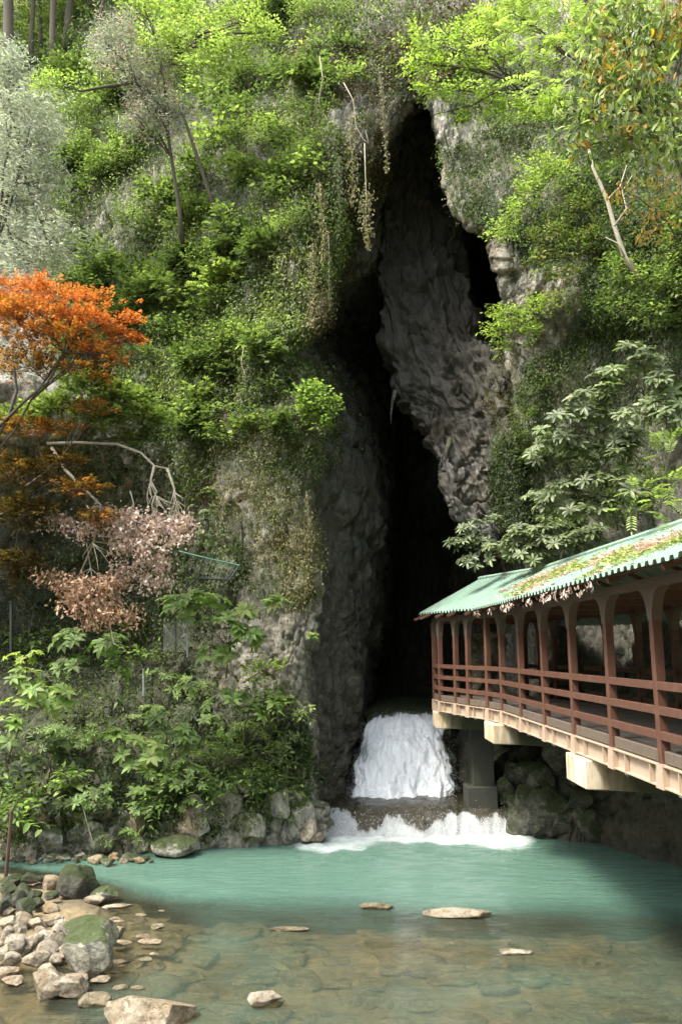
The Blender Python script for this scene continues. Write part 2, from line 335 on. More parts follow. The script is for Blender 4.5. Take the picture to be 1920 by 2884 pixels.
left_rows = [
 R([(-700, 22.6), (0, 23.9), (280, 24.5), (520, 25.2), (720, 25.8), (850, 26.2), (902, 26.9), (915, 28.5), (975, 31), (985, 34), (1000, 44)], z=-1.6),
 R([(-700, 22.9), (0, 24.2), (280, 24.8), (520, 25.4), (720, 26.0), (850, 26.3), (900, 27.0), (910, 28.5), (968, 31), (980, 34), (1000, 44)], z=0.3),
 R([(-700, 23.4), (0, 24.8), (280, 25.5), (520, 25.9), (720, 26.4), (845, 26.6), (888, 27.1), (900, 28.6), (965, 31), (978, 34), (1000, 44)], z=1.5),
 R([(-700, 25.5), (0, 27.5), (280, 28.5), (500, 29.0), (700, 27.6), (820, 26.9), (872, 27.2), (885, 28.8), (975, 31.5), (1010, 36), (1040, 46)], py=2080),
 R([(-700, 27.0), (0, 32.5), (280, 33.5), (480, 32.0), (680, 28.2), (815, 27.0), (870, 27.3), (885, 28.8), (990, 32), (1030, 37), (1060, 48)], py=1900),
 R([(-700, 27.5), (0, 34.5), (280, 35.0), (480, 32.6), (660, 28.6), (820, 27.0), (898, 27.3), (905, 30.0), (1035, 34.5), (1075, 39), (1110, 48)], py=1700),
 R([(-700, 27.5), (0, 33.0), (280, 33.2), (480, 30.6), (650, 28.2), (800, 27.0), (893, 27.4), (905, 30.5), (1040, 35), (1090, 40), (1130, 48)], py=1400),
 R([(-700, 28.5), (0, 29.8), (280, 30.0), (480, 29.6), (640, 28.5), (780, 27.2), (878, 27.6), (892, 31), (985, 36), (1080, 42), (1140, 50)], py=1120),
 R([(-700, 29.0), (0, 32.0), (280, 31.8), (480, 30.4), (650, 28.7), (780, 27.3), (848, 28.0), (858, 32.0), (950, 38), (1070, 44), (1140, 50)], py=980),
 R([(-700, 30.0), (0, 32.8), (280, 32.2), (480, 30.8), (660, 28.9), (840, 26.9), (925, 27.1), (880, 32.0), (970, 38), (1070, 43), (1150, 50)], py=890),
 R([(-700, 31.0), (0, 33.8), (280, 33.0), (480, 31.3), (660, 29.2), (840, 27.2), (930, 27.8), (945, 29.8), (1015, 32), (1080, 35), (1150, 46)], py=735),
 R([(-700, 33.0), (0, 36.0), (280, 34.8), (480, 32.6), (680, 30.0), (880, 27.8), (985, 28.4), (1020, 30.5), (1070, 32.5), (1120, 36), (1180, 42)], py=500),
 R([(-700, 36.0), (0, 39.0), (280, 37.0), (500, 34.6), (720, 31.5), (960, 28.8), (1163, 28.8), (1175, 30.5), (1185, 32.5), (1190, 36), (1200, 42)], py=262),
 R([(-700, 40.0), (0, 45.0), (280, 42.0), (500, 38.0), (740, 34.0), (980, 31.0), (1260, 30.6), (1300, 32.0), (1330, 34), (1350, 37), (1370, 42)], py=0),
 R([(-700, 48.0), (0, 52.0), (280, 49.0), (500, 45.0), (740, 41.0), (980, 38.0), (1300, 36.5), (1400, 37), (1450, 38), (1500, 40), (1550, 43)], py=-350),
 R([(-700, 80.0), (0, 82.0), (280, 82.0), (500, 82.0), (740, 82.0), (980, 82.0), (1300, 82), (1400, 82), (1450, 82), (1500, 82), (1550, 82)], z=64),
]
dA = cliff_disp(0.8, 0)
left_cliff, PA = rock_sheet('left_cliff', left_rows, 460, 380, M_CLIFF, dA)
right_rows = [
 R([(1150, 46), (1260, 33), (1290, 30.5), (1445, 27.6), (1560, 26.6), (1680, 26), (1930, 23), (2900, 17)], z=-1.6),
 R([(1150, 46), (1262, 33), (1300, 30.5), (1440, 28.0), (1570, 26.8), (1690, 26.2), (1940, 23), (2900, 17)], z=0.5),
 R([(1180, 46), (1275, 34), (1300, 31.5), (1450, 29.0), (1580, 27.6), (1720, 26.8), (1950, 22.6), (2900, 17)], py=2150),
 R([(1240, 48), (1330, 38), (1400, 34.0), (1500, 31.5), (1600, 30.0), (1740, 27.5), (1950, 22.0), (2900, 16.5)], py=1950),
 R([(1260, 48), (1360, 38), (1430, 34.0), (1520, 31.0), (1610, 29.6), (1750, 27.0), (1950, 21.8), (2900, 16.5)], py=1700),
 R([(1280, 48), (1400, 36), (1450, 31.0), (1500, 29.0), (1600, 27.6), (1740, 25.6), (1950, 21.6), (2900, 16.5)], py=1480),
 R([(1300, 48), (1410, 36), (1446, 30.0), (1490, 28.4), (1580, 27.0), (1720, 25.0), (1940, 21.2), (2900, 16)], py=1250),
 R([(1320, 48), (1415, 36), (1440, 30.0), (1480, 28.0), (1560, 27.0), (1700, 24.8), (1930, 21.0), (2900, 16)], py=1040),
 R([(1330, 48), (1425, 36), (1432, 28.6), (1470, 27.2), (1540, 26.6), (1680, 25.2), (1920, 21.0), (2900, 16)], py=930),
 R([(1330, 48), (1440, 36), (1426, 27.4), (1460, 26.4), (1540, 25.4), (1660, 23.6), (1900, 20.6), (2900, 16)], py=850),
 R([(1320, 48), (1440, 36), (1405, 27.2), (1450, 26.2), (1540, 25.4), (1680, 23.4), (1900, 20.4), (2900, 16)], py=735),
 R([(1300, 48), (1420, 36), (1368, 27.2), (1430, 26.2), (1520, 25.4), (1680, 23.4), (1900, 20.2), (2900, 16)], py=668),
 R([(1280, 48), (1340, 36), (1283, 27.2), (1360, 26.2), (1480, 25.4), (1660, 23.2), (1900, 20.2), (2900, 16)], py=610),
 R([(1250, 48), (1280, 36), (1243, 27.4), (1330, 26.6), (1460, 25.6), (1650, 23.4), (1900, 20.4), (2900, 16)], py=450),
 R([(1220, 48), (1240, 36), (1206, 27.8), (1300, 27.0), (1440, 26.0), (1640, 23.8), (1900, 20.8), (2900, 16)], py=270),
 R([(1150, 48), (1160, 36), (1175, 30.8), (1290, 29.4), (1420, 28.0), (1640, 25.4), (1900, 22.4), (2900, 17)], py=20),
 R([(1150, 60), (1160, 50), (1175, 42), (1290, 39), (1420, 37.0), (1640, 34), (1900, 30), (2900, 24)], py=-350),
 R([(1150, 82), (1160, 82), (1200, 82), (1290, 82), (1420, 82), (1640, 82), (1900, 82), (2900, 82)], z=64),
]
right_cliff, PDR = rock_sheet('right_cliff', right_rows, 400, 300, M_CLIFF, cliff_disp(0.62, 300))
slab_rows = [
 R([(1330, 50), (1150, 34), (1120, 33), (1180, 33), (1230, 33.4), (1270, 34.5), (1300, 40)], py=330),
 R([(1330, 50), (1150, 35), (1085, 33.4), (1150, 33.4), (1220, 33.8), (1280, 34.5), (1310, 40)], py=520),
 R([(1300, 50), (1150, 36), (1068, 33.4), (1130, 33.0), (1220, 33.0), (1290, 33.8), (1320, 40)], py=700),
 R([(1300, 50), (1150, 37), (1077, 32.8), (1150, 32.2), (1260, 31.8), (1330, 32.3), (1345, 40)], py=882),
 R([(1300, 50), (1180, 37), (1108, 32.2), (1200, 31.2), (1330, 30.2), (1420, 29.6), (1520, 34)], py=1077),
 R([(1320, 50), (1230, 37), (1172, 31.5), (1260, 30.7), (1370, 29.6), (1450, 28.9), (1560, 34)], py=1188),
 R([(1330, 50), (1280, 37), (1234, 30.4), (1310, 29.8), (1400, 29.2), (1470, 28.7), (1570, 34)], py=1310),
 R([(1340, 50), (1320, 37), (1275, 30.1), (1340, 29.7), (1420, 29.2), (1485, 28.7), (1580, 34)], py=1433),
 R([(1360, 50), (1400, 38), (1385, 30.2), (1420, 29.8), (1460, 29.4), (1500, 29.0), (1590, 34)], py=1530),
 R([(1380, 50), (1430, 38), (1440, 31.5), (1455, 30.8), (1480, 30.2), (1520, 29.8), (1600, 34)], py=1640),
]
def slab_disp(p, sh):
    v, u = np.meshgrid(np.linspace(0, 1, sh[0]), np.linspace(0, 1, sh[1]), indexing='ij')
    w = fbm(p * 0.5, 3, 77)
    q = np.stack([u.ravel() * 26 + 2.2 * w, v.ravel() * 5 + 1.2 * w, np.zeros(u.size)], 1)
    st = ridged(q, 3, 500); st2 = fbm(q * np.array([2.2, 3, 1]), 3, 510)
    d1, e, hid = worley(p * np.array([0.8, 0.8, 0.7]), 520)
    n1 = fbm(p * 0.9, 3, 550); d2, e2, hid2 = worley(p * np.array([2.2, 2.2, 1.4]), 555)
    return 0.24 * st + 0.16 * st2 + 0.34 * (hid - 0.5) + 0.20 * (hid2 - 0.5) - 0.22 * np.exp(-(n1 / 0.04) ** 2) + 0.4 * fbm(p * 0.35, 2, 530) + 0.15 * fbm(p * 3, 3, 540)
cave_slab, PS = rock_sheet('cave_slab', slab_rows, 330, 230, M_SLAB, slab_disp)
# the chamber behind the opening: closed rock all round so that only the mouth lets light in
def hull(name, pts_a, Yb=52.0):
    a = np.array(pts_a); b = a.copy(); b[:, 1] = Yb
    V = np.concatenate([a, b]); n = len(a)
    Fc = np.array([(i, i + 1, n + i + 1, n + i) for i in range(n - 1)])
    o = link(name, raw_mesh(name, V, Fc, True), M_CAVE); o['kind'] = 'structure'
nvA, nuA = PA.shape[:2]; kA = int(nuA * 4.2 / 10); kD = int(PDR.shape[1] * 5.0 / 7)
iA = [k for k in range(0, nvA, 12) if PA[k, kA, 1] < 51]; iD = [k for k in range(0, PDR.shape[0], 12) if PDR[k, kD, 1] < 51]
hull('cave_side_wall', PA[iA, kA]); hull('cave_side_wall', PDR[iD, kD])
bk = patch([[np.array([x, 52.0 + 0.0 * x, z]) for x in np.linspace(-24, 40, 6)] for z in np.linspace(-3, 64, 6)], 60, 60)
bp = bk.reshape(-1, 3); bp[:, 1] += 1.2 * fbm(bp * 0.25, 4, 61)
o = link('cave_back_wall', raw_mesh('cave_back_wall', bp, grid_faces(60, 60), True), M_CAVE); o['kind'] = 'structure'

# ------------------------------------------------------------------ which rock stands in front at a bearing
CW = 6
_hy = np.full((420, 280), 1e9)
_hn = np.zeros((420, 280, 3))
for Pv, Nv in ROCKS:
    dx, dy = project(Pv); ii = ((dy + 60) / CW).astype(int); jj = ((dx + 40) / CW).astype(int)
    ok = (ii >= 0) & (ii < 420) & (jj >= 0) & (jj < 280)
    for i, j, y, n in zip(ii[ok], jj[ok], Pv[ok, 1], Nv[ok]):
        if y < _hy[i, j]: _hy[i, j] = y; _hn[i, j] = n
def rockY(dx, dy):
    i = int(np.clip((dy + 60) / CW, 1, 418)); j = int(np.clip((dx + 40) / CW, 1, 278))
    w = _hy[i - 1:i + 2, j - 1:j + 2]; w = w[w < 1e8]
    return float(w.min()) if len(w) else 30.0
def rockN(dx, dy):
    i = int(np.clip((dy + 60) / CW, 1, 418)); j = int(np.clip((dx + 40) / CW, 1, 278)); n = _hn[i, j]
    return n if np.linalg.norm(n) > 0.5 else np.array([0, -1.0, 0.2])

# ------------------------------------------------------------------ river bed
def shore_x(y): return np.interp(y, [5, 12, 14.5, 16.5, 18, 19.8, 21.2, 22.2, 23.2, 24, 40], [-10, -9, -7.6, -5.9, -5.6, -6.0, -7.3, -8.2, -10.5, -12.5, -14])
def bed_z(x, y):
    P = np.stack([x, y, 0 * x], 1)
    n = fbm(P * 0.8, 3, 700); d = shore_x(y) - x
    z = np.where(d > 0, 0.10 * d, 0.14 * d); z = np.clip(z, -0.42, 0.9) + 0.13 * n
    deep = sstep(18.9, 23.4, y + 0.7 * fbm(P * 0.35, 2, 720) + 0.10 * np.clip(x - 4, 0, 9)) * sstep(0.8, 4.5, -d)
    return z - 2.0 * deep
bx = np.concatenate([np.linspace(-300, -22, 12), np.linspace(-20, 16, 240), np.linspace(18, 300, 12)])
by = np.concatenate([np.linspace(-300, 4, 12), np.linspace(6, 31, 220), np.linspace(33, 300, 12)])
X, Yg = np.meshgrid(bx, by); x = X.ravel(); y = Yg.ravel()
zb = bed_z(x, y)
far = np.maximum(sstep(18, 24, np.abs(x)), sstep(5, -2, y)); zb = zb * (1 - far) + far * np.where(x < 0, 2.0, -0.5)
zb = np.where(y > 31.5, -2.0, zb)
d1, e, hid = worley(np.stack([x * 2.2, y * 1.5, 0 * x], 1), 730)
near = (np.abs(x) < 20) & (y > 5) & (y < 31)
zb += 0 * np.where(near, 0.16 * (hid - 0.3) * sstep(0, 0.18, e) * (hid > 0.25), 0)
m, nt, n, l, b = new_mat('river_gravel'); B = NB(nt); v = B.coords((1, 0.7, 1))
c = B.ramp(B.noise(v, 1.1, 6, 0.65), [(0.3, (0.055, 0.045, 0.025)), (0.5, (0.15, 0.115, 0.06)), (0.72, (0.27, 0.20, 0.10))])
vo = B.node('ShaderNodeTexVoronoi'); l.new(v, vo.inputs['Vector']); vo.inputs['Scale'].default_value = 2.6
c = B.mix(0.8, c, B.ramp(B.noise(v, 5.0, 5, 0.7, 1.0), [(0.3, 0.4), (0.7, 1.3)]), 'MULTIPLY')
c = B.mix(B.ramp(B.noise(v, 0.5, 3), [(0.55, 0.0), (0.7, 0.6)]), c, (0.05, 0.065, 0.02))
l.new(c, b.inputs['Base Color']); b.inputs['Roughness'].default_value = 0.8
l.new(B.bump(B.noise(v, 9, 5, 0.7), 0.7, 0.05), b.inputs['Normal'])
M_BED = m
o = link('river_bed', raw_mesh('river_bed', np.stack([x, y, zb], 1), grid_faces(len(by), len(bx)), True), M_BED); o['kind'] = 'structure'

# ------------------------------------------------------------------ pool water
wx = np.linspace(-16, 13, 330); wy = np.linspace(4, 29.5, 340)
X, Yg = np.meshgrid(wx, wy); x = X.ravel(); y = Yg.ravel(); dep = np.clip(-bed_z(x, y), 0, 3)
P2 = np.stack([x, y, 0 * x], 1)
turb = 1 - np.exp(-np.clip(dep - 0.28, 0, 3) * 1.35)
turb = np.clip(turb + 0.19 + 0.10 * fbm(P2 * np.array([0.35, 0.9, 1]), 3, 740), 0.06, 0.93)
weir_y = 27.35 + 0.05 * (x - 2) ** 2 * 0.06
nf = fbm(P2 * np.array([0.9, 1.3, 1]), 3, 745)
lobe = 0.9 * np.exp(-((x + 0.3) / 1.0) ** 2) + 0.7 * np.exp(-((x - 5.2) / 0.8) ** 2)
foam = sstep(25.2, 26.6, y + 0.7 * nf + lobe) * sstep(-2.2, -0.9, x + 0.3 * nf) * sstep(7.0, 5.6, x + 0.4 * nf)
foam = np.maximum(foam, 0.62 * sstep(23.4, 26.4, y + 0.8 * nf + lobe) * sstep(-2.6, -1.0, x) * sstep(7.2, 5.4, x))
zw = 0.018 * fbm(P2 * np.array([0.9, 2.2, 1]), 3, 750) * (0.3 + sstep(8, 28, y)) + 0.10 * foam * fbm(P2 * 2.5, 3, 755)
m, nt, n, l, b = new_mat('pool_water'); B = NB(nt)
df = n.new('ShaderNodeBsdfDiffuse'); tr = n.new('ShaderNodeBsdfTransparent'); gl = n.new('ShaderNodeBsdfGlossy'); fo = n.new('ShaderNodeBsdfDiffuse')
vw = B.coords((0.55, 1.3, 1)); body = B.mix(B.noise(vw, 0.7, 4), (0.074, 0.142, 0.106), (0.092, 0.168, 0.128))
body = B.mix(B.math('MULTIPLY', B.ramp(B.attr('turb'), [(0.22, 1.0), (0.55, 0.0)]), 0.8), body, (0.098, 0.088, 0.054))
l.new(body, df.inputs[0]); tr.inputs[0].default_value = (0.87, 0.86, 0.74, 1)
gl.inputs['Roughness'].default_value = 0.07; fo.inputs[0].default_value = (0.50, 0.54, 0.53, 1)
h = B.bump(B.noise(B.coords((0.8, 2.6, 1)), 1.5, 4, 0.6, 0.5), 0.5, 0.12); h = B.bump(B.noise(B.coords((1.2, 4.2, 1)), 5.5, 4, 0.65, 0.6), 0.6, 0.035, h)
for s_ in (gl, df): l.new(h, s_.inputs['Normal'])
m1 = n.new('ShaderNodeMixShader'); l.new(B.attr('turb'), m1.inputs[0]); l.new(tr.outputs[0], m1.inputs[1]); l.new(df.outputs[0], m1.inputs[2])
fr = n.new('ShaderNodeFresnel'); fr.inputs[0].default_value = 1.33; l.new(h, fr.inputs['Normal'])
m2 = n.new('ShaderNodeMixShader'); l.new(fr.outputs[0], m2.inputs[0]); l.new(m1.outputs[0], m2.inputs[1]); l.new(gl.outputs[0], m2.inputs[2])
ff = B.math('SUBTRACT', B.math('MULTIPLY', B.attr('foam'), 1.32), B.math('MULTIPLY', B.noise(B.coords((1.0, 2.4, 1)), 3.4, 8, 0.8, 0.8), 1.45))
m3 = n.new('ShaderNodeMixShader'); l.new(B.ramp(ff, [(0.05, 0.0), (0.95, 1.0)]), m3.inputs[0]); l.new(m2.outputs[0], m3.inputs[1]); l.new(fo.outputs[0], m3.inputs[2])
l.new(m3.outputs[0], n['Material Output'].inputs[0]); M_WATER = m
o = link('pool_water', raw_mesh('pool_water', np.stack([x, y, zw], 1), grid_faces(340, 330), True, attrs={'turb': turb, 'foam': foam}), M_WATER); o['kind'] = 'structure'

# ------------------------------------------------------------------ falls
def foam_mat(name, thin, thick, lo, hi, sx=(1, 1, 1)):
    m, nt, n, l, b = new_mat(name); B = NB(nt); v = B.coords(sx)
    a = B.noise(v, 2.2, 7, 0.72, 0.8)
    f = B.ramp(B.math('ADD', a, B.math('SUBTRACT', B.attr('foam'), 0.5)), [(lo, 0.0), (hi, 1.0)])
    l.new(B.mix(f, thin, thick), b.inputs['Base Color']); b.inputs['Roughness'].default_value = 0.35
    B.set(b.inputs['Roughness'], B.math('ADD', B.math('MULTIPLY', f, 0.5), 0.25))
    l.new(B.bump(B.noise(v, 6, 6, 0.75, 0.5), 0.6, 0.12), b.inputs['Normal']); return m
m, nt, n, l, b = new_mat('falling_water'); B = NB(nt)
cx = B.node('ShaderNodeCombineXYZ'); l.new(B.attr('fu'), cx.inputs[0]); l.new(B.attr('ft'), cx.inputs[1])
def fm(sx_, sy_):
    mp_ = B.node('ShaderNodeMapping'); l.new(cx.outputs[0], mp_.inputs[0]); mp_.inputs['Scale'].default_value = (sx_, sy_, 1); return mp_.outputs[0]
st1 = B.noise(fm(5, 3.2), 1.6, 8, 0.74, 1.4); st2 = B.noise(fm(13, 4.5), 1.5, 6, 0.68, 1.2)
mixd = B.math('ADD', B.math('MULTIPLY', st1, 0.72), B.math('MULTIPLY', st2, 0.28))
f = B.ramp(B.math('ADD', mixd, B.math('SUBTRACT', B.attr('foam'), 0.5)), [(0.40, 0.0), (0.56, 0.55), (0.82, 1.0)])
l.new(B.mix(f, (0.13, 0.15, 0.145), (0.74, 0.77, 0.78)), b.inputs['Base Color']); b.inputs['Roughness'].default_value = 0.55
l.new(B.bump(mixd, 0.25, 0.15), b.inputs['Normal'])
tr = n.new('ShaderNodeBsdfTransparent'); mx = n.new('ShaderNodeMixShader'); l.new(B.ramp(B.math('ADD', st2, B.attr('edge')), [(0.45, 0.0), (0.75, 1.0)]), mx.inputs[0])
l.new(tr.outputs[0], mx.inputs[1]); l.new(b.outputs[0], mx.inputs[2]); l.new(mx.outputs[0], n['Material Output'].inputs[0]); M_FALL = m
fall_rows = [
 R([(968, 29.9), (1010, 29.4), (1090, 29.1), (1170, 29.2), (1240, 29.5), (1290, 30.0)], z=0.70),
 R([(980, 30.2), (1015, 29.8), (1090, 29.5), (1170, 29.6), (1240, 29.8), (1282, 30.3)], z=1.1),
 R([(990, 30.9), (1020, 30.4), (1090, 30.2), (1170, 30.2), (1235, 30.4), (1268, 30.8)], z=1.9),
 R([(1012, 31.7), (1036, 31.3), (1095, 31.0), (1170, 31.0), (1230, 31.2), (1262, 31.6)], z=2.7),
 R([(1030, 32.9), (1052, 32.6), (1110, 32.2), (1175, 32.2), (1235, 32.4), (1268, 32.9)], z=3.35),
 R([(1035, 35.0), (1060, 35.0), (1120, 34.8), (1180, 34.8), (1240, 35.0), (1280, 35.5)], z=3.55),
 R([(1040, 44.0), (1070, 44.0), (1120, 44.0), (1180, 44.0), (1240, 44.0), (1300, 44.0)], z=3.6)]
P = patch(fall_rows, 200, 130); N = grid_normals(P); p = P.reshape(-1, 3); nn = N.reshape(-1, 3)
nn = nn * np.sign(-nn[:, 1:2] + nn[:, 2:3] + 1e-6)
q = p * np.array([1.0, 0.8, 0.5]); d = 0.09 * ridged(q * 1.3, 3, 800) + 0.15 * fbm(q * np.array([4, 3, 2.2]), 4, 810) + 0.012 * rng.normal(0, 1, len(q))
tt = np.repeat(np.linspace(0, 1, 200), 130); uu = np.tile(np.linspace(-1, 1, 130), 200)
amp = np.clip(1 - np.clip((tt - 0.62) * 4, 0, 0.85), 0, 1)
p = p + nn * (d * amp)[:, None]
e1 = fbm(p * np.array([0.2, 0.2, 1.6]), 3, 860)
p[:, 0] += 0.30 * e1 * uu ** 2 * np.sign(uu) * 1.5 - 0.25 * sstep(-0.4, -1, uu) * np.exp(-((tt - 0.42) / 0.1) ** 2) * -1
p[:, 2] += (0.08 - 0.28 * np.abs(uu + 0.1) ** 1.6) * sstep(0.4, 0.75, tt)
fo_a = 0.73 - 0.22 * sstep(0.58, 0.72, tt) - 0.14 * sstep(0.75, 1, np.abs(uu)) - 0.30 * np.exp(-((uu + 0.62) / 0.22) ** 2 - ((tt - 0.40) / 0.10) ** 2)
edge = 0.75 - 1.1 * sstep(0.50, 1.0, np.abs(uu)) - 0.95 * sstep(0.55, 0.74, tt + 0.10 * fbm(np.stack([uu * 2.2, tt, 0 * uu], 1), 3, 865))
prock = p.copy(); prock[:, 1] += 0.35; prock[:, 2] -= 0.22; prock += 0.12 * fbm(prock * 1.4, 3, 870)[:, None]
o = link('fall_ledge', raw_mesh('fall_ledge', prock, grid_faces(200, 130), True), M_DARKST); o['kind'] = 'structure'
o = link('waterfall', raw_mesh('waterfall', p, grid_faces(200, 130), True, attrs={'foam': fo_a, 'fu': uu, 'ft': tt, 'edge': edge}), M_FALL)
tag(o, 'white waterfall pouring out of the dark cave mouth', kind='structure')
m, nt, n, l, b = new_mat('weir_water'); B = NB(nt)
cx = B.node('ShaderNodeCombineXYZ'); l.new(B.attr('fu'), cx.inputs[0]); l.new(B.attr('ft'), cx.inputs[1])
st1 = B.noise(fm(16, 5.0), 1.6, 8, 0.74, 1.0); st2 = B.noise(fm(70, 9), 1.5, 6, 0.75, 0.5)
mixd = B.math('ADD', B.math('MULTIPLY', st1, 0.55), B.math('MULTIPLY', st2, 0.45))
f = B.ramp(B.math('ADD', mixd, B.math('SUBTRACT', B.attr('foam'), 0.5)), [(0.42, 0.0), (0.62, 0.5), (1.0, 1.0)])
l.new(B.mix(f, B.mix(st1, (0.010, 0.011, 0.008), (0.045, 0.037, 0.018)), (0.46, 0.49, 0.49)), b.inputs['Base Color'])
B.set(b.inputs['Roughness'], B.math('ADD', B.math('MULTIPLY', f, 0.5), 0.12)); l.new(B.bump(mixd, 0.7, 0.15), b.inputs['Normal']); M_WEIR = m
weir_rows = [
 R([(880, 27.0), (960, 26.9), (1080, 27.0), (1200, 27.0), (1320, 27.0), (1440, 27.2)], z=-0.15),
 R([(885, 27.4), (960, 27.25), (1080, 27.3), (1200, 27.3), (1320, 27.4), (1440, 27.6)], z=0.16),
 R([(890, 27.9), (960, 27.7), (1080, 27.75), (1200, 27.75), (1320, 27.8), (1440, 28.0)], z=0.55),
 R([(890, 28.3), (960, 28.1), (1080, 28.15), (1200, 28.15), (1320, 28.2), (1440, 28.4)], z=0.72),
 R([(890, 29.0), (960, 29.0), (1080, 29.0), (1200, 29.0), (1320, 29.0), (1440, 29.2)], z=0.78),
 R([(890, 30.8), (960, 30.8), (1080, 30.8), (1200, 30.8), (1320, 30.8), (1440, 30.8)], z=0.86)]
P = patch(weir_rows, 120, 220); p = P.reshape(-1, 3)
tt = np.repeat(np.linspace(0, 1, 120), 220); uu = np.tile(np.linspace(0, 1, 220), 120)
w1 = fbm(np.stack([uu * 9, 0 * uu, 0 * uu], 1), 3, 830); w2 = fbm(np.stack([uu * 34, tt * 5, 0 * uu], 1), 3, 835)
p[:, 1] -= 0.30 * w1 * sstep(0.9, 0.5, tt); p[:, 2] += (0.10 * w1 + 0.05 * w2) * sstep(0.02, 0.2, tt)
p[:, 2] += 0.05 * fbm(p * np.array([2, 3, 2]), 3, 840)
fo_a = 0.74 - 0.72 * sstep(0.30, 0.52, tt + 0.34 * w1 + 0.16 * w2) + 0.25 * np.exp(-((tt - 0.62 - 0.1 * w1) / 0.05) ** 2) + 0.30 * sstep(0.72, 0.86, tt)
o = link('weir_cascade', raw_mesh('weir_cascade', p, grid_faces(120, 220), True, attrs={'foam': fo_a, 'fu': uu, 'ft': tt}), M_WEIR)
tag(o, 'low white cascade spilling over a mossy weir into the pool', kind='structure')
# flying spray above both falls: tiny drops, uncountable
def drops(name, centres, r, label):
    n = len(centres); T = np.array([(1, 1, 1), (-1, -1, 1), (-1, 1, -1), (1, -1, -1)]) * 0.6
    V = (centres[:, None, :] + T[None] * r[:, None, None]).reshape(-1, 3)
    Fc = (np.arange(n)[:, None, None] * 4 + np.array([(0, 1, 2), (0, 3, 1), (0, 2, 3), (1, 3, 2)])[None]).reshape(-1, 3)
    m_, nt, n_, l, b = new_mat('spray'); b.inputs['Base Color'].default_value = (0.85, 0.88, 0.88, 1); b.inputs['Roughness'].default_value = 0.3
    tag(link(name, raw_mesh(name, V, Fc), m_), label, kind='stuff')
c1 = np.array([pt(rng.uniform(975, 1275), rng.uniform(29.2, 30.5), z=0.75 + abs(rng.normal(0, 0.25))) for _ in range(1200)])
c2 = np.array([pt(rng.uniform(895, 1430), rng.uniform(27.0, 27.9), z=0.05 + abs(rng.normal(0, 0.28))) for _ in range(2400)])
c3 = np.array([pt(rng.uniform(1050, 1250), rng.uniform(31.6, 32.8), z=3.1 + abs(rng.normal(0.1, 0.22))) for _ in range(700)])
c4 = []
for _ in range(1100):
    t_ = rng.random(); sd_ = rng.choice([-1, 1]); c4.append(pt((1000 + 28 * t_ if sd_ < 0 else 1272 - 8 * t_) + rng.normal(0, 14), 29.4 + 3.2 * t_ + rng.normal(0, 0.15), z=0.8 + 2.4 * t_ + rng.normal(0, 0.15)))
c4 = np.array(c4)
drops('water_spray', np.concatenate([c1, c2, c3, c4]), rng.uniform(0.006, 0.014, 5400), 'white water drops flying above the two falls')
# ------------------------------------------------------------------ covered walkway
walk = empty('covered_walkway', (4.9, 17.0, 4.3))
tag(walk, 'covered brown timber-railed walkway with green corrugated roof leading into the cave', 'walkway')
bpy.context.view_layer.update()
# everything below is written in world coordinates; parts hang under the walkway's base point
WINV = Matrix.Translation(-Vector((4.9, 17.0, 4.3)))
def wp(mb, name, mat, bevel=0.0, under=None):
    o = mb.build(name, mat, None, bevel)
    if under is None: o.parent = walk; o.matrix_parent_inverse = WINV
    else: o.parent = under; o.matrix_parent_inverse = WINV @ Matrix.Translation((4.9, 17.0, 4.3))
    return o
posts = [(5.06, 8.3), (5.05, 10.5), (5.02, 12.62), (4.98, 14.75), (4.92, 16.9), (4.86, 19.05), (4.80, 21.25), (4.74, 23.45), (4.52, 24.55), (4.12, 25.75), (3.86, 26.75), (3.48, 27.95), (3.40, 29.0)]
PLZ, RAILZ = 4.27, (5.52, 5.14, 4.76)
def frame_at(a, b):
    d = Vector((b[0] - a[0], b[1] - a[1], 0)); L = d.length; d.normalize(); nrm = Vector((d.y, -d.x, 0)); return d, nrm, L
def oriented(cx, cy, cz, d, nrm):
    M = Matrix.Identity(4); M.col[0][:3] = nrm; M.col[1][:3] = d; M.col[3][:3] = (cx, cy, cz); return M
def bracket_profile(w0, w1, z0, z1, th, M):
    """flared head: curved on both sides along the walkway"""
    prof = []; K = 7
    for k in range(K + 1):
        t = k / K; prof.append((w0 + (w1 - w0) * (1 - math.sqrt(max(0, 1 - t * t))) * 0.9 + (w1 - w0) * 0.1 * t, z0 + (z1 - z0) * t))
    mb = MB(); V = []; Fs = []
    for (w, z) in prof:
        for sx, sy in ((-1, -1), (1, -1), (1, 1), (-1, 1)): V.append(M @ Vector((sx * th, sy * w, z)))
    for k in range(K):
        for j in range(4): Fs.append((k * 4 + j, k * 4 + (j + 1) % 4, k * 4 + 4 + (j + 1) % 4, k * 4 + 4 + j))
    Fs += [(3, 2, 1, 0), tuple(K * 4 + j for j in range(4))]
    return mb.add(V, Fs)
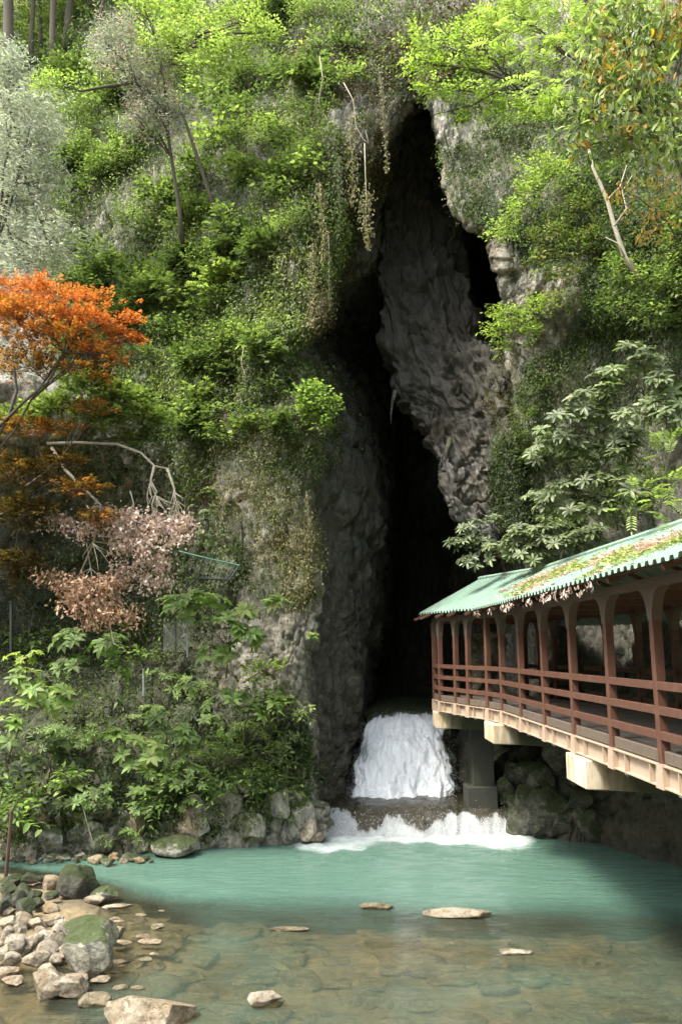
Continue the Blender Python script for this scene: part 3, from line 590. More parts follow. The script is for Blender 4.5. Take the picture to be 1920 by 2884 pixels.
for i, (x, y) in enumerate(posts):
    a = posts[max(i - 1, 0)]; b_ = posts[min(i + 1, len(posts) - 1)]; d, nrm, L = frame_at(a, b_); M = oriented(x, y, 0, d, nrm)
    P_ = wp(MB().box((0, 0, (3.95 + 7.0) / 2), (0.155, 0.15, 3.05), M), 'post', M_BROWN, 0.008)
    if i != 8: wp(bracket_profile(0.085, 0.46 if i < 8 else 0.30, 6.48, 7.0, 0.086, M), 'bracket', M_TAUPE, under=P_)
    pl = MB(); V = [(-0.095, -0.12, PLZ), (-0.095, 0.09, PLZ), (-0.095, 0.17, 3.89), (-0.095, -0.13, 3.89)]
    V2 = [(0.08, q[1], q[2]) for q in V]; allv = [M @ Vector(q) for q in V + V2]
    pl.add(allv, [(3, 2, 1, 0), (4, 5, 6, 7), (0, 1, 5, 4), (1, 2, 6, 5), (2, 3, 7, 6), (3, 0, 4, 7)])
    wp(pl, 'base_plate', M_BEIGE, under=P_)
    if i < 9:
        for zz in (4.18, 4.06, 3.95): wp(MB().tube([M @ Vector((0.02, -0.118, zz)), M @ Vector((0.02, -0.142, zz))], 0.014), 'bolt', M_BLACK, under=P_)
    if i + 1 < len(posts):
        c = posts[i + 1]; d, nrm, L = frame_at((x, y), c); Mm = oriented((x + c[0]) / 2, (y + c[1]) / 2, 0, d, nrm)
        for rz in RAILZ: wp(MB().box((-0.035, 0, rz - 0.065), (0.075, L - 0.11, 0.13), Mm), 'rail', M_BROWN, 0.006)
        wp(MB().box((0.03, 0, 4.37), (0.11, L - 0.02, 0.19), Mm), 'kerb_board', M_KERB, 0.01)
        bm_ = MB().box((0.03, 0, 4.08), (0.05, L, 0.30), Mm).box((0.0, 0, 4.245), (0.17, L, 0.022), Mm).box((0.0, 0, 3.925), (0.17, L, 0.022), Mm)
        for k in (-0.3, 0.2): bm_.box((-0.04, k * L, 4.085), (0.075, 0.02, 0.29), Mm)
        wp(bm_, 'side_beam', M_BEIGE)
        wp(MB().box((-0.02, 0.3 * L - 0.2, 3.895), (0.09, 0.09, 0.035), Mm).tube([Mm @ Vector((-0.03, 0.3 * L - 0.2, 3.91)), Mm @ Vector((-0.03, 0.3 * L - 0.2, 3.85))], 0.012), 'clamp', M_STEEL)
        wp(MB().box((0, 0, 7.08), (0.15, L + 0.02, 0.16), Mm), 'eave_beam', M_TAUPE, 0.006)
        # far side of the walkway
        ox = 3.2
        wp(MB().box((ox, 0, 7.08), (0.15, L + 0.02, 0.16), Mm), 'eave_beam', M_TAUPE, 0.006)
        wp(MB().box((ox + 0.03, 0, 4.08), (0.12, L, 0.30), Mm), 'side_beam', M_BEIGE)
        for rz in RAILZ: wp(MB().box((ox + 0.035, 0, rz - 0.065), (0.075, L, 0.13), Mm), 'rail', M_BROWN, 0.006)
    d, nrm, L = frame_at(a, b_); M = oriented(x, y, 0, d, nrm)
    if i != 8:
        Q_ = wp(MB().box((3.2, 0, (3.95 + 7.0) / 2), (0.155, 0.15, 3.05), M), 'post', M_BROWN, 0.008)
        Mq = M @ Matrix.Translation((3.2, 0, 0)); wp(bracket_profile(0.085, 0.42, 6.48, 7.0, 0.086, Mq), 'bracket', M_TAUPE, under=Q_)
    wp(MB().box((1.6, 0, 7.06), (3.3, 0.12, 0.19), M), 'tie_beam', M_BROWN, 0.006)
    for s_, x0, x1 in ((1, -0.72, 1.6), (-1, 3.92, 1.6)):
        wp(MB().tube([M @ Vector((x0, 0, 7.10)), M @ Vector((x1, 0, 8.10))], 0.06, 4), 'rafter', M_BROWN)
# deck planks, one by one, across the walkway
path = [Vector((p_[0], p_[1], 0)) for p_ in posts]
acc = 0.0; pm = MB().box((0, 0, 0), (3.1, 0.232, 0.06)).mesh('deck_plank', 0.006); pm.materials.append(M_DECK)
for i in range(len(path) - 1):
    d, nrm, L = frame_at(path[i], path[i + 1]); s_ = acc
    while s_ < L:
        c = path[i] + d * s_; o = bpy.data.objects.new('deck_plank', pm); C.objects.link(o); o.parent = walk
        o.matrix_parent_inverse = WINV; o.matrix_world = oriented(c.x + nrm.x * 1.63, c.y + nrm.y * 1.63, 4.375 + rng.uniform(-0.004, 0.004), d, nrm); s_ += 0.245
    acc = s_ - L
# roof sheets
E1, E1b, E2 = Vector((4.28, 6.6, 7.14)), Vector((4.02, 24.1, 7.20)), Vector((2.86, 28.9, 7.30))
G1, G1b, G2 = Vector((6.65, 6.6, 8.22)), Vector((6.40, 24.6, 8.50)), Vector((5.25, 29.6, 8.62))
H1, H1b, H2 = Vector((9.9, 6.6, 6.75)), Vector((9.6, 25.1, 6.80)), Vector((8.4, 30.3, 6.90))  # far slope widened into the cliff to block sun on the rock behind
PITCH = 0.27
def trap(t):
    t = t % 1.0
    return 0.0 if t < 0.38 else (t - 0.38) / 0.10 if t < 0.48 else 1.0 if t < 0.88 else (1.0 - (t - 0.88) / 0.12)
def roof_run(Ea, Eb, Ga, Gb, up=1):
    n = int(round((Eb - Ea).length / PITCH / 3)); brk = [0.0, 0.38, 0.48, 0.88, 0.9999]
    for k in range(n):
        ts = [(k * 3 + w + q) for w in range(3) for q in brk[:-1]] + [k * 3 + 3.0, k * 3 + 3.38]
        lift = 0.004 * (k % 2); V = []; K = 7; sag = [rng.normal(0, 0.006) for _ in range(K + 1)]
        for t in ts:
            for r in range(K + 1):
                f = r / K; q = Ea.lerp(Eb, t / (3 * n)).lerp(Ga.lerp(Gb, t / (3 * n)), f * 1.0)
                V.append(q + Vector((0, 0, trap(t + 1e-6) * 0.062 + lift + sag[r])))
        Fs = [(a * (K + 1) + r, a * (K + 1) + r + 1, (a + 1) * (K + 1) + r + 1, (a + 1) * (K + 1) + r) for a in range(len(ts) - 1) for r in range(K)]
        o = wp(MB().add(V, Fs), 'roof_sheet', M_ROOF)
        sm = o.modifiers.new('thickness', 'SOLIDIFY'); sm.thickness = 0.006
roof_run(E1, E1b, G1, G1b); roof_run(E1b, E2, G1b, G2); roof_run(H1, H1b, G1, G1b); roof_run(H1b, H2, G1b, G2)
for a, b_ in ((G1, G1b), (G1b, G2)):
    wp(MB().tube([a + Vector((0, 0, 0.05)), b_ + Vector((0, 0, 0.05))], 0.09, 6), 'ridge_cap', M_ROOF)
wp(MB().tube([E2 + Vector((0.04, 0.0, -0.03)), G2 + Vector((0, 0, -0.03))], 0.05, 4), 'barge_board', M_ROOF)
for a, b_ in ((E1, E1b), (E1b, E2)):
    for f, dz in ((0.10, -0.06), (0.42, -0.06), (0.75, -0.06)):
        g1, g2 = (G1, G1b) if a is E1 else (G1b, G2)
        wp(MB().tube([a.lerp(g1, f) + Vector((0, 0, dz)), b_.lerp(g2, f) + Vector((0, 0, dz))], 0.04, 4), 'purlin', M_BROWN)
# concrete cantilever beams and the pier
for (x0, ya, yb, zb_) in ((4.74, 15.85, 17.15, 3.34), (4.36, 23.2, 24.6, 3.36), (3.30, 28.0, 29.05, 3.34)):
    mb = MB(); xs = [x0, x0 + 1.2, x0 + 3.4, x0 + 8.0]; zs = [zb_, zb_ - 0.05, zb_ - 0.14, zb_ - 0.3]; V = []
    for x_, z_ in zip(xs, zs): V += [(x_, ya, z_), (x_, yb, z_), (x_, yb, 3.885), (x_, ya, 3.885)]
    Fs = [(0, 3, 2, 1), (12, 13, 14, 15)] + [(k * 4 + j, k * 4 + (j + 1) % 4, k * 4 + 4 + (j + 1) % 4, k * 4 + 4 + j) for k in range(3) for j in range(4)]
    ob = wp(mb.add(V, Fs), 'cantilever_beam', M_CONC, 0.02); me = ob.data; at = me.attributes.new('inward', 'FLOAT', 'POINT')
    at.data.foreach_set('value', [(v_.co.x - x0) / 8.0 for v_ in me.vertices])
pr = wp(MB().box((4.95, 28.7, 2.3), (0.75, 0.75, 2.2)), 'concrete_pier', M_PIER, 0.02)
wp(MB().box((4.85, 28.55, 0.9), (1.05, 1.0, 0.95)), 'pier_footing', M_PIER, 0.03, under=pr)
# ------------------------------------------------------------------ leaves
def T_(verts, tris): return np.array(verts, dtype=float), np.array(tris)
def ribbon(prof, fold=0.10, droop=0.12):
    """leaf blade along +x from (x, half width) pairs, folded on its midrib; point base and tip"""
    V = [(prof[0][0], 0, 0)]; 
    for x_, w in prof[1:-1]:
        z_ = -droop * x_ * x_; V += [(x_, w, z_ + fold * w * 2), (x_, 0, z_), (x_, -w, z_ + fold * w * 2)]
    xt = prof[-1][0]; V.append((xt, 0, -droop * xt * xt)); K = len(prof) - 2; t = []
    t += [(0, 2, 1), (0, 3, 2)]
    for k in range(K - 1):
        a = 1 + 3 * k; b = a + 3; t += [(a, a + 1, b), (a + 1, b + 1, b), (a + 1, a + 2, b + 1), (a + 2, b + 2, b + 1)]
    a = 1 + 3 * (K - 1); e = len(V) - 1; t += [(a, a + 1, e), (a + 1, a + 2, e)]
    return T_(V, t)
TPL = {
 'diamond': T_([(0, 0, 0), (0.48, 0.26, 0.07), (1, 0, -0.06), (0.48, -0.26, 0.07)], [(0, 2, 1), (0, 3, 2)]),
 'oval': ribbon([(0, 0), (0.28, 0.23), (0.68, 0.2), (1, 0)], 0.18, 0.15),
 'lance': ribbon([(0, 0), (0.35, 0.13), (0.72, 0.12), (1, 0)], 0.2, 0.22),
 'rhodo': ribbon([(0, 0), (0.22, 0.10), (0.55, 0.17), (0.85, 0.13), (1, 0)], 0.25, 0.25),
 'aucuba': ribbon([(0, 0), (0.22, 0.17), (0.5, 0.22), (0.78, 0.14), (1, 0)], 0.2, 0.30),
 'round': T_([(0, 0, 0), (0.15, 0.38, 0.05), (0.65, 0.42, 0.05), (1, 0, -0.08), (0.65, -0.42, 0.05), (0.15, -0.38, 0.05)], [(0, 3, 2), (0, 2, 1), (0, 4, 3), (0, 5, 4)]),
}
def star(angs, lens, w=0.16):
    V = [(0, 0, 0)]; t = []
    for a, L in zip(angs, lens):
        ca, sa = math.cos(a), math.sin(a); i = len(V)
        V += [(0.45 * L * ca - w * L * sa, 0.45 * L * sa + w * L * ca, 0.03), (L * ca, L * sa, -0.12 * L), (0.45 * L * ca + w * L * sa, 0.45 * L * sa - w * L * ca, 0.03)]
        t += [(0, i + 1, i), (0, i + 2, i + 1)]
    return T_(V, t)
TPL['maple'] = star([-1.25, -0.62, 0, 0.62, 1.25], [0.7, 0.92, 1.0, 0.92, 0.7])
PAL = {  # (dark, light) albedo pairs
 'green': ((0.030, 0.062, 0.014), (0.095, 0.17, 0.034)), 'deep': ((0.016, 0.036, 0.010), (0.050, 0.095, 0.022)),
 'mid': ((0.035, 0.075, 0.016), (0.12, 0.21, 0.045)), 'lime': ((0.10, 0.19, 0.026), (0.25, 0.40, 0.075)), 'spring': ((0.07, 0.14, 0.022), (0.20, 0.31, 0.05)),
 'silver': ((0.24, 0.27, 0.19), (0.58, 0.61, 0.48)), 'grey': ((0.11, 0.13, 0.085), (0.36, 0.38, 0.30)), 'red': ((0.36, 0.075, 0.025), (0.62, 0.22, 0.07)),
 'orange': ((0.25, 0.075, 0.02), (0.52, 0.21, 0.05)), 'bronze': ((0.08, 0.05, 0.018), (0.26, 0.125, 0.035)), 'umber': ((0.035, 0.028, 0.010), (0.12, 0.07, 0.02)), 'rust': ((0.27, 0.17, 0.11), (0.58, 0.41, 0.28)),
 'pinkdry': ((0.36, 0.27, 0.22), (0.70, 0.58, 0.50)), 'khaki': ((0.07, 0.085, 0.028), (0.22, 0.24, 0.085)), 'yellow': ((0.17, 0.25, 0.03), (0.36, 0.44, 0.08)),
 'rhodo': ((0.045, 0.085, 0.030), (0.15, 0.23, 0.085)), 'fresh': ((0.092, 0.150, 0.038), (0.26, 0.36, 0.105)), 'gold': ((0.22, 0.12, 0.02), (0.48, 0.30, 0.05)), 'teal': ((0.024, 0.055, 0.022), (0.075, 0.15, 0.055)),
}
for _k, (_a, _b) in list(PAL.items()):
    if _k in ('green', 'mid', 'deep', 'teal', 'spring', 'lime', 'rhodo', 'khaki'): PAL[_k] = tuple(tuple((0.76 * c * 1.30 + 0.24 * 1.30 * (sum(q) / 3)) * k_ for c, k_ in zip(q, (1.24, 1.0, 1.02))) for q in (_a, _b))
def pal_cols(name, n, r=rng):
    a, b = map(np.array, PAL[name]); t = np.clip(r.normal(0.45, 0.28, n), 0, 1)[:, None]
    return a + (b - a) * t
def unit(v): return v / (np.linalg.norm(v, axis=-1, keepdims=True) + 1e-9)
def leaf_mesh(name, pos, dirs, nrm, size, col, tpl):
    V0, T0 = TPL[tpl]; X_ = unit(dirs); Z_ = unit(nrm - X_ * np.sum(nrm * X_, 1, keepdims=True)); Y_ = np.cross(Z_, X_)
    L = V0[None] * size[:, None, None]
    V = pos[:, None] + L[..., 0:1] * X_[:, None] + L[..., 1:2] * Y_[:, None] + L[..., 2:3] * Z_[:, None]
    n = len(pos); k = len(V0); Fc = (np.arange(n)[:, None, None] * k + T0[None]).reshape(-1, 3)
    return raw_mesh(name, V.reshape(-1, 3), Fc, k > 4, np.repeat(col, k, axis=0))
UP = np.array([0, 0, 1.0])
NLEAF = [0]
def sprays(c, rx, ry, rz, n, seed):
    """spray centres inside a lumpy ellipsoid, mostly towards its skin and upper side"""
    r = np.random.default_rng(seed); d = unit(r.normal(0, 1, (n, 3))); d[:, 2] = np.where(r.random(n) < 0.3, np.abs(d[:, 2]), d[:, 2])
    rad = (0.25 + 0.75 * r.random(n) ** 0.6) * (0.82 + 0.50 * fbm(d * 1.9 + seed * 3.7, 2, seed % 97))
    rad = np.where(r.random(n) < 0.10, rad * r.uniform(1.1, 1.5, n), rad)
    return c + d * rad[:, None] * np.array([rx, ry, rz]), d
def clump(c, rx, ry, rz, leaf, size, pal, cover=2.2, seed=1, style='spray', flat=0.35, out=np.array([0, -0.5, 0.35])):
    """leaf arrays for one clump of foliage"""
    r = np.random.default_rng(seed)
    per = {'spray': 9, 'rosette': 8, 'pinnate': 13, 'hang': 10}[style]
    area = math.pi * rx * rz; nl = cover * area / (size * size * 0.34); ns = max(5, int(nl / per))
    S, D = sprays(np.asarray(c, float), rx, ry, rz, ns, seed)
    axis = unit(D * 0.6 + out + r.normal(0, 0.25, D.shape))                           # where each twig points
    P = []; X_ = []; N_ = []; Z_ = []
    a = unit(np.cross(axis, UP) + 1e-6); up = unit(np.cross(a, axis))
    up = up * np.sign(up[:, 2:3] + 1e-9)
    tone = np.clip(r.normal(0, 0.16, ns), -0.35, 0.35)
    for k in range(per):
        if style == 'rosette':
            t = 2 * math.pi * (k + r.random(ns) * 0.5) / per; tip = unit(axis + UP * 0.6); a2 = unit(np.cross(tip, np.array([0.3, 1, 0.2]))); b2 = np.cross(tip, a2)
            rd = a2 * np.cos(t)[:, None] + b2 * np.sin(t)[:, None]; el = 0.10 + 0.35 * r.random(ns)[:, None]
            dr = unit(rd + tip * el); P.append(S + dr * size * 0.06); X_.append(dr); N_.append(unit(tip - rd * 0.3 + r.normal(0, 0.1, dr.shape))); Z_.append(size * r.uniform(0.7, 1.15, ns))
        elif style == 'pinnate':
            sd = -1 if k % 2 else 1; f = (k // 2) / 6.0; ax = unit(axis - UP * 0.25)
            dr = unit(a * sd + ax * 0.45) if k < 12 else ax
            P.append(S + ax * (f * size * 2.6) - UP * (f * f * size * 0.8)[..., None] if np.ndim(f) else S + ax * (f * size * 2.6) - UP * (f * f * size * 0.8))
            X_.append(dr); N_.append(unit(up + r.normal(0, 0.12, up.shape))); Z_.append(size * (1 - 0.3 * abs(f - 0.45)) * r.uniform(0.85, 1.1, ns))
        elif style == 'hang':
            P.append(S + r.normal(0, 1, S.shape) * size * np.array([0.8, 0.8, 0.8])); dr = unit(-UP * 0.55 + r.normal(0, 0.6, S.shape)); X_.append(dr); N_.append(unit(out + r.normal(0, 0.5, S.shape))); Z_.append(size * r.uniform(0.6, 1.15, ns))
        else:
            f = (k + 0.5) / per; sd = -1 if k % 2 else 1; off = axis * ((f - 0.4) * size * 3.6) + a * (sd * size * 0.55 * r.uniform(0.2, 1, ns))[:, None] + UP * (-0.5 * (f * f) * size) + r.normal(0, 0.22 * size, S.shape)
            dr = unit(axis * 0.7 + a * sd * 0.8 + r.normal(0, 0.35, S.shape) - UP * 0.18)
            P.append(S + off); X_.append(dr); N_.append(unit(up * (1 - flat) + UP * 0.5 + r.normal(0, flat, S.shape))); Z_.append(size * r.uniform(0.6, 1.15, ns))
    P = np.concatenate(P); X_ = np.concatenate(X_); N_ = np.concatenate(N_); Z_ = np.concatenate(Z_)
    pn = pal if isinstance(pal, (list, tuple)) else [pal]
    cols = pal_cols(pn[0], len(P), r)
    for extra in pn[1:]:
        w = np.tile(r.random(ns) < 0.55 / len(pn) + 0.1, per); cols = np.where(w[:, None], pal_cols(extra, len(P), r), cols)
    cols = cols * (1 + np.tile(tone, per))[:, None]
    NLEAF[0] += len(P)
    return P, X_, N_, Z_, cols, S
def bend(a, b, n=5, sag=0.1, r=random):
    a = np.asarray(a, float); b = np.asarray(b, float); L = np.linalg.norm(b - a); o = np.array([r.uniform(-1, 1), r.uniform(-1, 1), r.uniform(0.2, 1)]) * sag * L
    return [a + (b - a) * t + o * 4 * t * (1 - t) + np.array([r.uniform(-1, 1) for _ in range(3)]) * 0.02 * L * (0 < t < 1) for t in np.linspace(0, 1, n)]
SEED = [100]
def plant(name, label, cat, root, clumps, leaf='oval', size=0.16, pal='mid', cover=2.2, style='spray', mat=None, bark=None, group=None, trunk_r=0.05, flat=0.35, parts=0, twigs=7, stem='trunk', crown='crown', Y=None, extra_trunk=None):
    """root: (dx, dy, Y) of its foot; clumps: (dx, dy, rx, ry[, Y[, pal]]) read on the survey sheet"""
    mat = mat or M_LEAF; bark = bark or M_BARK
    rp = ptd(*root); t = empty(name, tuple(rp)); tag(t, label, cat, group)
    mb = MB(); acc = [[] for _ in range(5)]
    mid = np.mean([ptd(c_[0], c_[1], c_[4] if len(c_) > 4 and c_[4] else root[2]) for c_ in clumps], axis=0)
    main = bend(rp, mid, 7, 0.07)
    if trunk_r: mb.tube(main, np.linspace(trunk_r, trunk_r * 0.45, 7), 6)
    for ci, cl in enumerate(clumps):
        dx, dy, rx, ry = cl[:4]; Yc = cl[4] if len(cl) > 4 and cl[4] else root[2]; pl = cl[5] if len(cl) > 5 else pal
        c = ptd(dx, dy, Yc); sc = np.linalg.norm(c - np.array([0, 0, CAMZ])) / (F / PD)
        SEED[0] += 1; wx_, wz_ = rx * sc, ry * sc
        out = unit(np.array([0.0, -0.55, 0.25]) + 0.5 * unit(c - rp + 1e-3))
        P_, X_, N_, Z_, co, S = clump(c, wx_, 0.6 * (wx_ + wz_) * 0.8, wz_, leaf, size, pl, cover, SEED[0], style, flat, out)
        for k, v in enumerate((P_, X_, N_, Z_, co)): acc[k].append(v)
        if trunk_r:
            k0 = random.randint(3, 6) if len(clumps) > 1 else 6
            pp = bend(main[k0], c, 5, 0.06); mb.tube(pp, np.linspace(trunk_r * 0.5, trunk_r * 0.25, 5), 5)
            for s_ in S[:: max(1, len(S) // twigs)][:twigs]: mb.tube(bend(pp[random.randint(1, 4)], s_, 4, 0.08), np.linspace(trunk_r * 0.22, 0.005, 4), 4)
    if extra_trunk:
        for line, r0, r1 in extra_trunk:
            q = [ptd(*p_) for p_ in line]; mb.tube(q, np.linspace(r0, r1, len(q)), 6)
    loc = Vector(tuple(rp)); MI = Matrix.Translation(-loc)
    if mb.v:
        o = mb.build(stem, bark, t, smooth=True); o.matrix_parent_inverse = MI
    A = [np.concatenate(v) for v in acc]; n = len(A[0])
    if parts:
        dx, dy = project(A[0]); vis = np.argsort(A[0][:, 1])[:parts * 3]; pick = np.random.default_rng(SEED[0]).choice(vis, min(parts, len(vis)), replace=False)
        keep = np.ones(n, bool); keep[pick] = False
        key = (leaf, str(pal))
        if key not in LEAFMESH: LEAFMESH[key] = [leaf_mesh('leaf', np.zeros((1, 3)), np.array([[1.0, 0, 0]]), np.array([[0, 0, 1.0]]), np.ones(1), A[4][[j]], leaf) for j in rng.choice(n, 10)]
        for i in pick:
            x_ = unit(A[1][i]); z_ = unit(A[2][i] - x_ * np.dot(A[2][i], x_)); y_ = np.cross(z_, x_); s_ = float(A[3][i])
            me = LEAFMESH[key][int(i) % 10]
            o = link('leaf', me, mat, t); M = Matrix.Identity(4)
            for q, ax in enumerate((x_, y_, z_)): M.col[q][:3] = ax * s_
            M.col[3][:3] = A[0][i] - rp; o.matrix_local = M
        A = [v[keep] for v in A]
    o = link(crown, leaf_mesh(crown, A[0], A[1], A[2], A[3], A[4], leaf), mat, t); o.matrix_parent_inverse = MI
    if parts: o['kind'] = 'stuff'
    return t
LEAFMESH = {}
def tree(*a, **k): k.setdefault('trunk_r', 0.09); return plant(*a, **k)
def shrub(*a, **k): k.setdefault('stem', 'stem'); k.setdefault('crown', 'foliage'); k.setdefault('trunk_r', 0.025); return plant(*a, **k)

# ------------------------------------------------------------------ creepers growing flat on the rock (uncountable)
ALLP = np.concatenate([r[0] for r in ROCKS]); ALLN = np.concatenate([r[1] for r in ROCKS]); ADX, ADY = project(ALLP)
CELL = np.clip(((ADY + 60) / CW).astype(int), 0, 419), np.clip(((ADX + 40) / CW).astype(int), 0, 279)
FRONT = (ALLP[:, 1] < _hy[CELL] + 0.7) & (ADX > -40) & (ADX < 1620) & (ADY > -60) & (ADY < 2300)
def creeper(name, label, spots, leaf, size, pal, cover, mat=None, lift=0.10, hang=0.2, thr=-0.15, seed=0, nscale=0.6):
    """spots: (dx, dy, rx, ry) patches; the leaves sit on the rock skin found there"""
    r = np.random.default_rng(900 + seed); m = np.zeros(len(ALLP))
    for dx, dy, rx, ry in spots: m = np.maximum(m, 1.25 - np.sqrt(((ADX - dx) / rx) ** 2 + ((ADY - dy) / ry) ** 2))
    ok = FRONT & (m > 0); idx = np.nonzero(ok)[0]; nz = fbm(ALLP[idx] * nscale, 3, 930 + seed) + 0.5 * fbm(ALLP[idx] * nscale * 4, 2, 940 + seed) + np.clip(m[idx], 0, 0.6) * 0.9 - 0.3
    idx = idx[nz > thr]
    if not len(idx): return
    aw = sum(math.pi * a[2] * a[3] for a in spots) * (0.0152 ** 2); n = int(cover * aw / (size * size * 0.34)); i = r.choice(idx, n)
    nn = ALLN[i]; P_ = ALLP[i] + nn * r.uniform(0.0, lift, n)[:, None] + r.normal(0, 0.13, (n, 3)) * (1 + 1.5 * (ALLP[i][:, 1:2] > 33))
    D_ = unit(-UP * (0.35 + hang) + nn * 0.35 + r.normal(0, 0.5, (n, 3))); N_ = unit(nn * 0.9 + UP * 0.5 + r.normal(0, 0.35, (n, 3)))
    pn = pal if isinstance(pal, (list, tuple)) else [pal]; co = pal_cols(pn[0], n, r)
    for e in pn[1:]:
        w = (fbm(P_ * 0.5, 2, 950 + seed) + 0.4 * r.normal(0, 0.5, n)) > 0.1; co = np.where(w[:, None], pal_cols(e, n, r), co)
    NLEAF[0] += n
    o = link(name, leaf_mesh(name, P_, D_, N_, size * r.uniform(0.55, 1.2, n), co, leaf), mat or M_LEAF)
    tag(o, label, kind='stuff'); return o
# ------------------------------------------------------------------ creeper cover
creeper('creeper_foliage', 'dense green creepers matted over the upper left cliff', [(420, 420, 330, 300), (650, 300, 150, 250), (250, 330, 260, 300), (520, 700, 150, 200), (330, 760, 180, 160), (610, 520, 90, 120), (500, 100, 420, 120)], 'oval', 0.14, ['green', 'mid', 'spring'], 3.6, lift=0.4, thr=-0.3, seed=1)
creeper('creeper_foliage', 'brownish green creepers hanging on the rock left of the cave top', [(770, 300, 110, 230), (720, 480, 90, 170), (700, 650, 60, 120), (900, 80, 160, 120), (820, 130, 110, 140)], 'diamond', 0.10, ['khaki', 'green', 'umber'], 3.0, lift=0.25, hang=0.9, thr=-0.15, seed=2)
creeper('creeper_foliage', 'olive ivy mats on the pale rock pillar beside the cave', [(575, 1150, 65, 75), (680, 1230, 50, 130), (620, 1050, 60, 70), (520, 930, 70, 120)], 'diamond', 0.085, ['khaki', 'green'], 2.6, lift=0.16, hang=0.7, thr=-0.05, seed=3)
creeper('creeper_foliage', 'round-leaved green creepers on the pillar edge below the overhang', [(690, 950, 90, 100), (600, 1000, 40, 90), (720, 1000, 50, 70)], 'round', 0.10, ['mid', 'spring'], 1.7, lift=0.25, hang=0.4, seed=4)
creeper('creeper_foliage', 'dark grey-green creepers clinging to the right cliff lip', [(1110, 360, 80, 70), (1130, 450, 70, 60), (1200, 300, 110, 80), (1300, 480, 120, 110)], 'oval', 0.10, ['teal', 'grey', 'green'], 3.6, lift=0.25, thr=-0.2, seed=5)
creeper('creeper_foliage', 'dark ivy sheet on the right cliff behind the rhododendrons', [(1330, 850, 90, 70), (1280, 930, 70, 110), (1420, 960, 160, 160), (1250, 1100, 90, 140), (1480, 760, 120, 120)], 'oval', 0.11, ['deep', 'teal', 'green'], 4.2, lift=0.25, hang=0.5, thr=-0.3, seed=6)
creeper('creeper_foliage', 'thin moss and fern cover on the rock below the right overhang', [(1135, 880, 50, 120), (1170, 1000, 50, 170), (1190, 1150, 50, 120)], 'diamond', 0.06, ['deep', 'khaki'], 1.1, lift=0.06, thr=0.08, seed=7)
creeper('undergrowth', 'dark ferny undergrowth on the shaded ledge of the left bank', [(250, 1650, 330, 180), (420, 1800, 260, 90), (150, 1800, 240, 90), (560, 1700, 110, 130), (200, 1450, 260, 150)], 'oval', 0.15, ['deep', 'green'], 1.6, lift=0.3, hang=0.0, thr=-0.15, seed=8)
creeper('undergrowth', 'low weeds along the waterline of the left bank', [(200, 1925, 200, 30), (60, 1900, 90, 40), (470, 1890, 130, 35), (330, 1930, 120, 18)], 'oval', 0.10, ['green', 'mid'], 1.3, lift=0.3, hang=-0.4, thr=0.0, seed=9)
creeper('creeper_foliage', 'leafy cover on the high right cliff beneath the treetops', [(1350, 120, 330, 180), (1480, 420, 180, 240), (1500, 620, 120, 130)], 'oval', 0.12, ['green', 'teal', 'mid'], 3.2, lift=0.35, thr=-0.25, seed=10)
creeper('undergrowth', 'dim leafy cover inside the shaded hollow under the maples', [(180, 1150, 260, 130), (250, 1300, 260, 140), (120, 1420, 200, 120), (420, 1050, 90, 110)], 'oval', 0.16, ['deep', 'green'], 2.6, lift=0.4, thr=-0.3, seed=11)
creeper('undergrowth', 'sunlit leafy floor of the forest above the left cliff', [(120, 110, 260, 120), (60, 30, 260, 120), (330, 60, 160, 120)], 'oval', 0.26, ['mid', 'spring', 'lime'], 3.0, lift=0.9, thr=-0.5, seed=12)
creeper('creeper_foliage', 'brown-green creepers over the rock above the cave arch', [(880, 90, 170, 120), (980, 60, 130, 110), (800, 60, 160, 110)], 'oval', 0.15, ['umber', 'green', 'deep'], 4.5, lift=0.4, hang=0.5, thr=-0.6, seed=13)

creeper('creeper_foliage', 'thin pale green creepers spread over the face of the pale pillar', [(560, 950, 140, 120), (600, 1120, 120, 130), (640, 1280, 80, 110), (480, 1080, 70, 110)], 'oval', 0.10, ['khaki', 'mid', 'green'], 1.5, lift=0.2, hang=0.5, thr=-0.02, seed=14, nscale=0.9)
# ------------------------------------------------------------------ trees and shrubs, left side
tree('oleaster_tree', 'tall silver-leaved tree at the left edge above the red maple', 'tree', (-40, 800, 29), [(30, 200, 60, 60), (70, 290, 95, 80), (30, 380, 90, 80), (90, 420, 60, 60), (40, 490, 80, 60), (110, 560, 105, 55), (60, 610, 110, 45), (20, 140, 35, 40)], 'lance', 0.24, 'silver', 3.4, mat=M_SILVER, style='spray', trunk_r=0.11, flat=0.5)
tree('maple_tree', 'bright lime-green treetop spreading from the upper left slope', 'tree', (285, 230, 30), [(450, 85, 110, 28, 27), (560, 50, 85, 26, 26.5), (520, 120, 70, 28, 26.5), (410, 30, 70, 30, 27.5), (600, 75, 45, 18, 26), (480, 150, 60, 20, 26.5), (385, 110, 60, 25, 27.5), (330, 15, 60, 25, 28)], 'oval', 0.17, ['lime', 'spring'], 2.2, trunk_r=0.09, flat=0.25)
tree('withered_tree', 'grey-leaved half-dead tree below the lime-green treetop', 'tree', (420, 560, 29.5), [(270, 85, 55, 45, 28), (300, 160, 60, 50, 28), (250, 110, 40, 40, 28), (350, 220, 65, 55, 28.5), (330, 290, 60, 40, 28.6), (395, 270, 55, 60, 28.6), (370, 150, 40, 40, 28)], 'lance', 0.16, ['silver', 'grey', 'pinkdry'], 3.0, mat=M_SILVER, trunk_r=0.10, flat=0.6, extra_trunk=[([(520, 560, 29.3), (480, 440, 29), (450, 350, 28.6), (420, 260, 28.3)], 0.09, 0.06), ([(305, 190, 28), (240, 200, 27.6), (185, 210, 27.3)], 0.09, 0.04)])
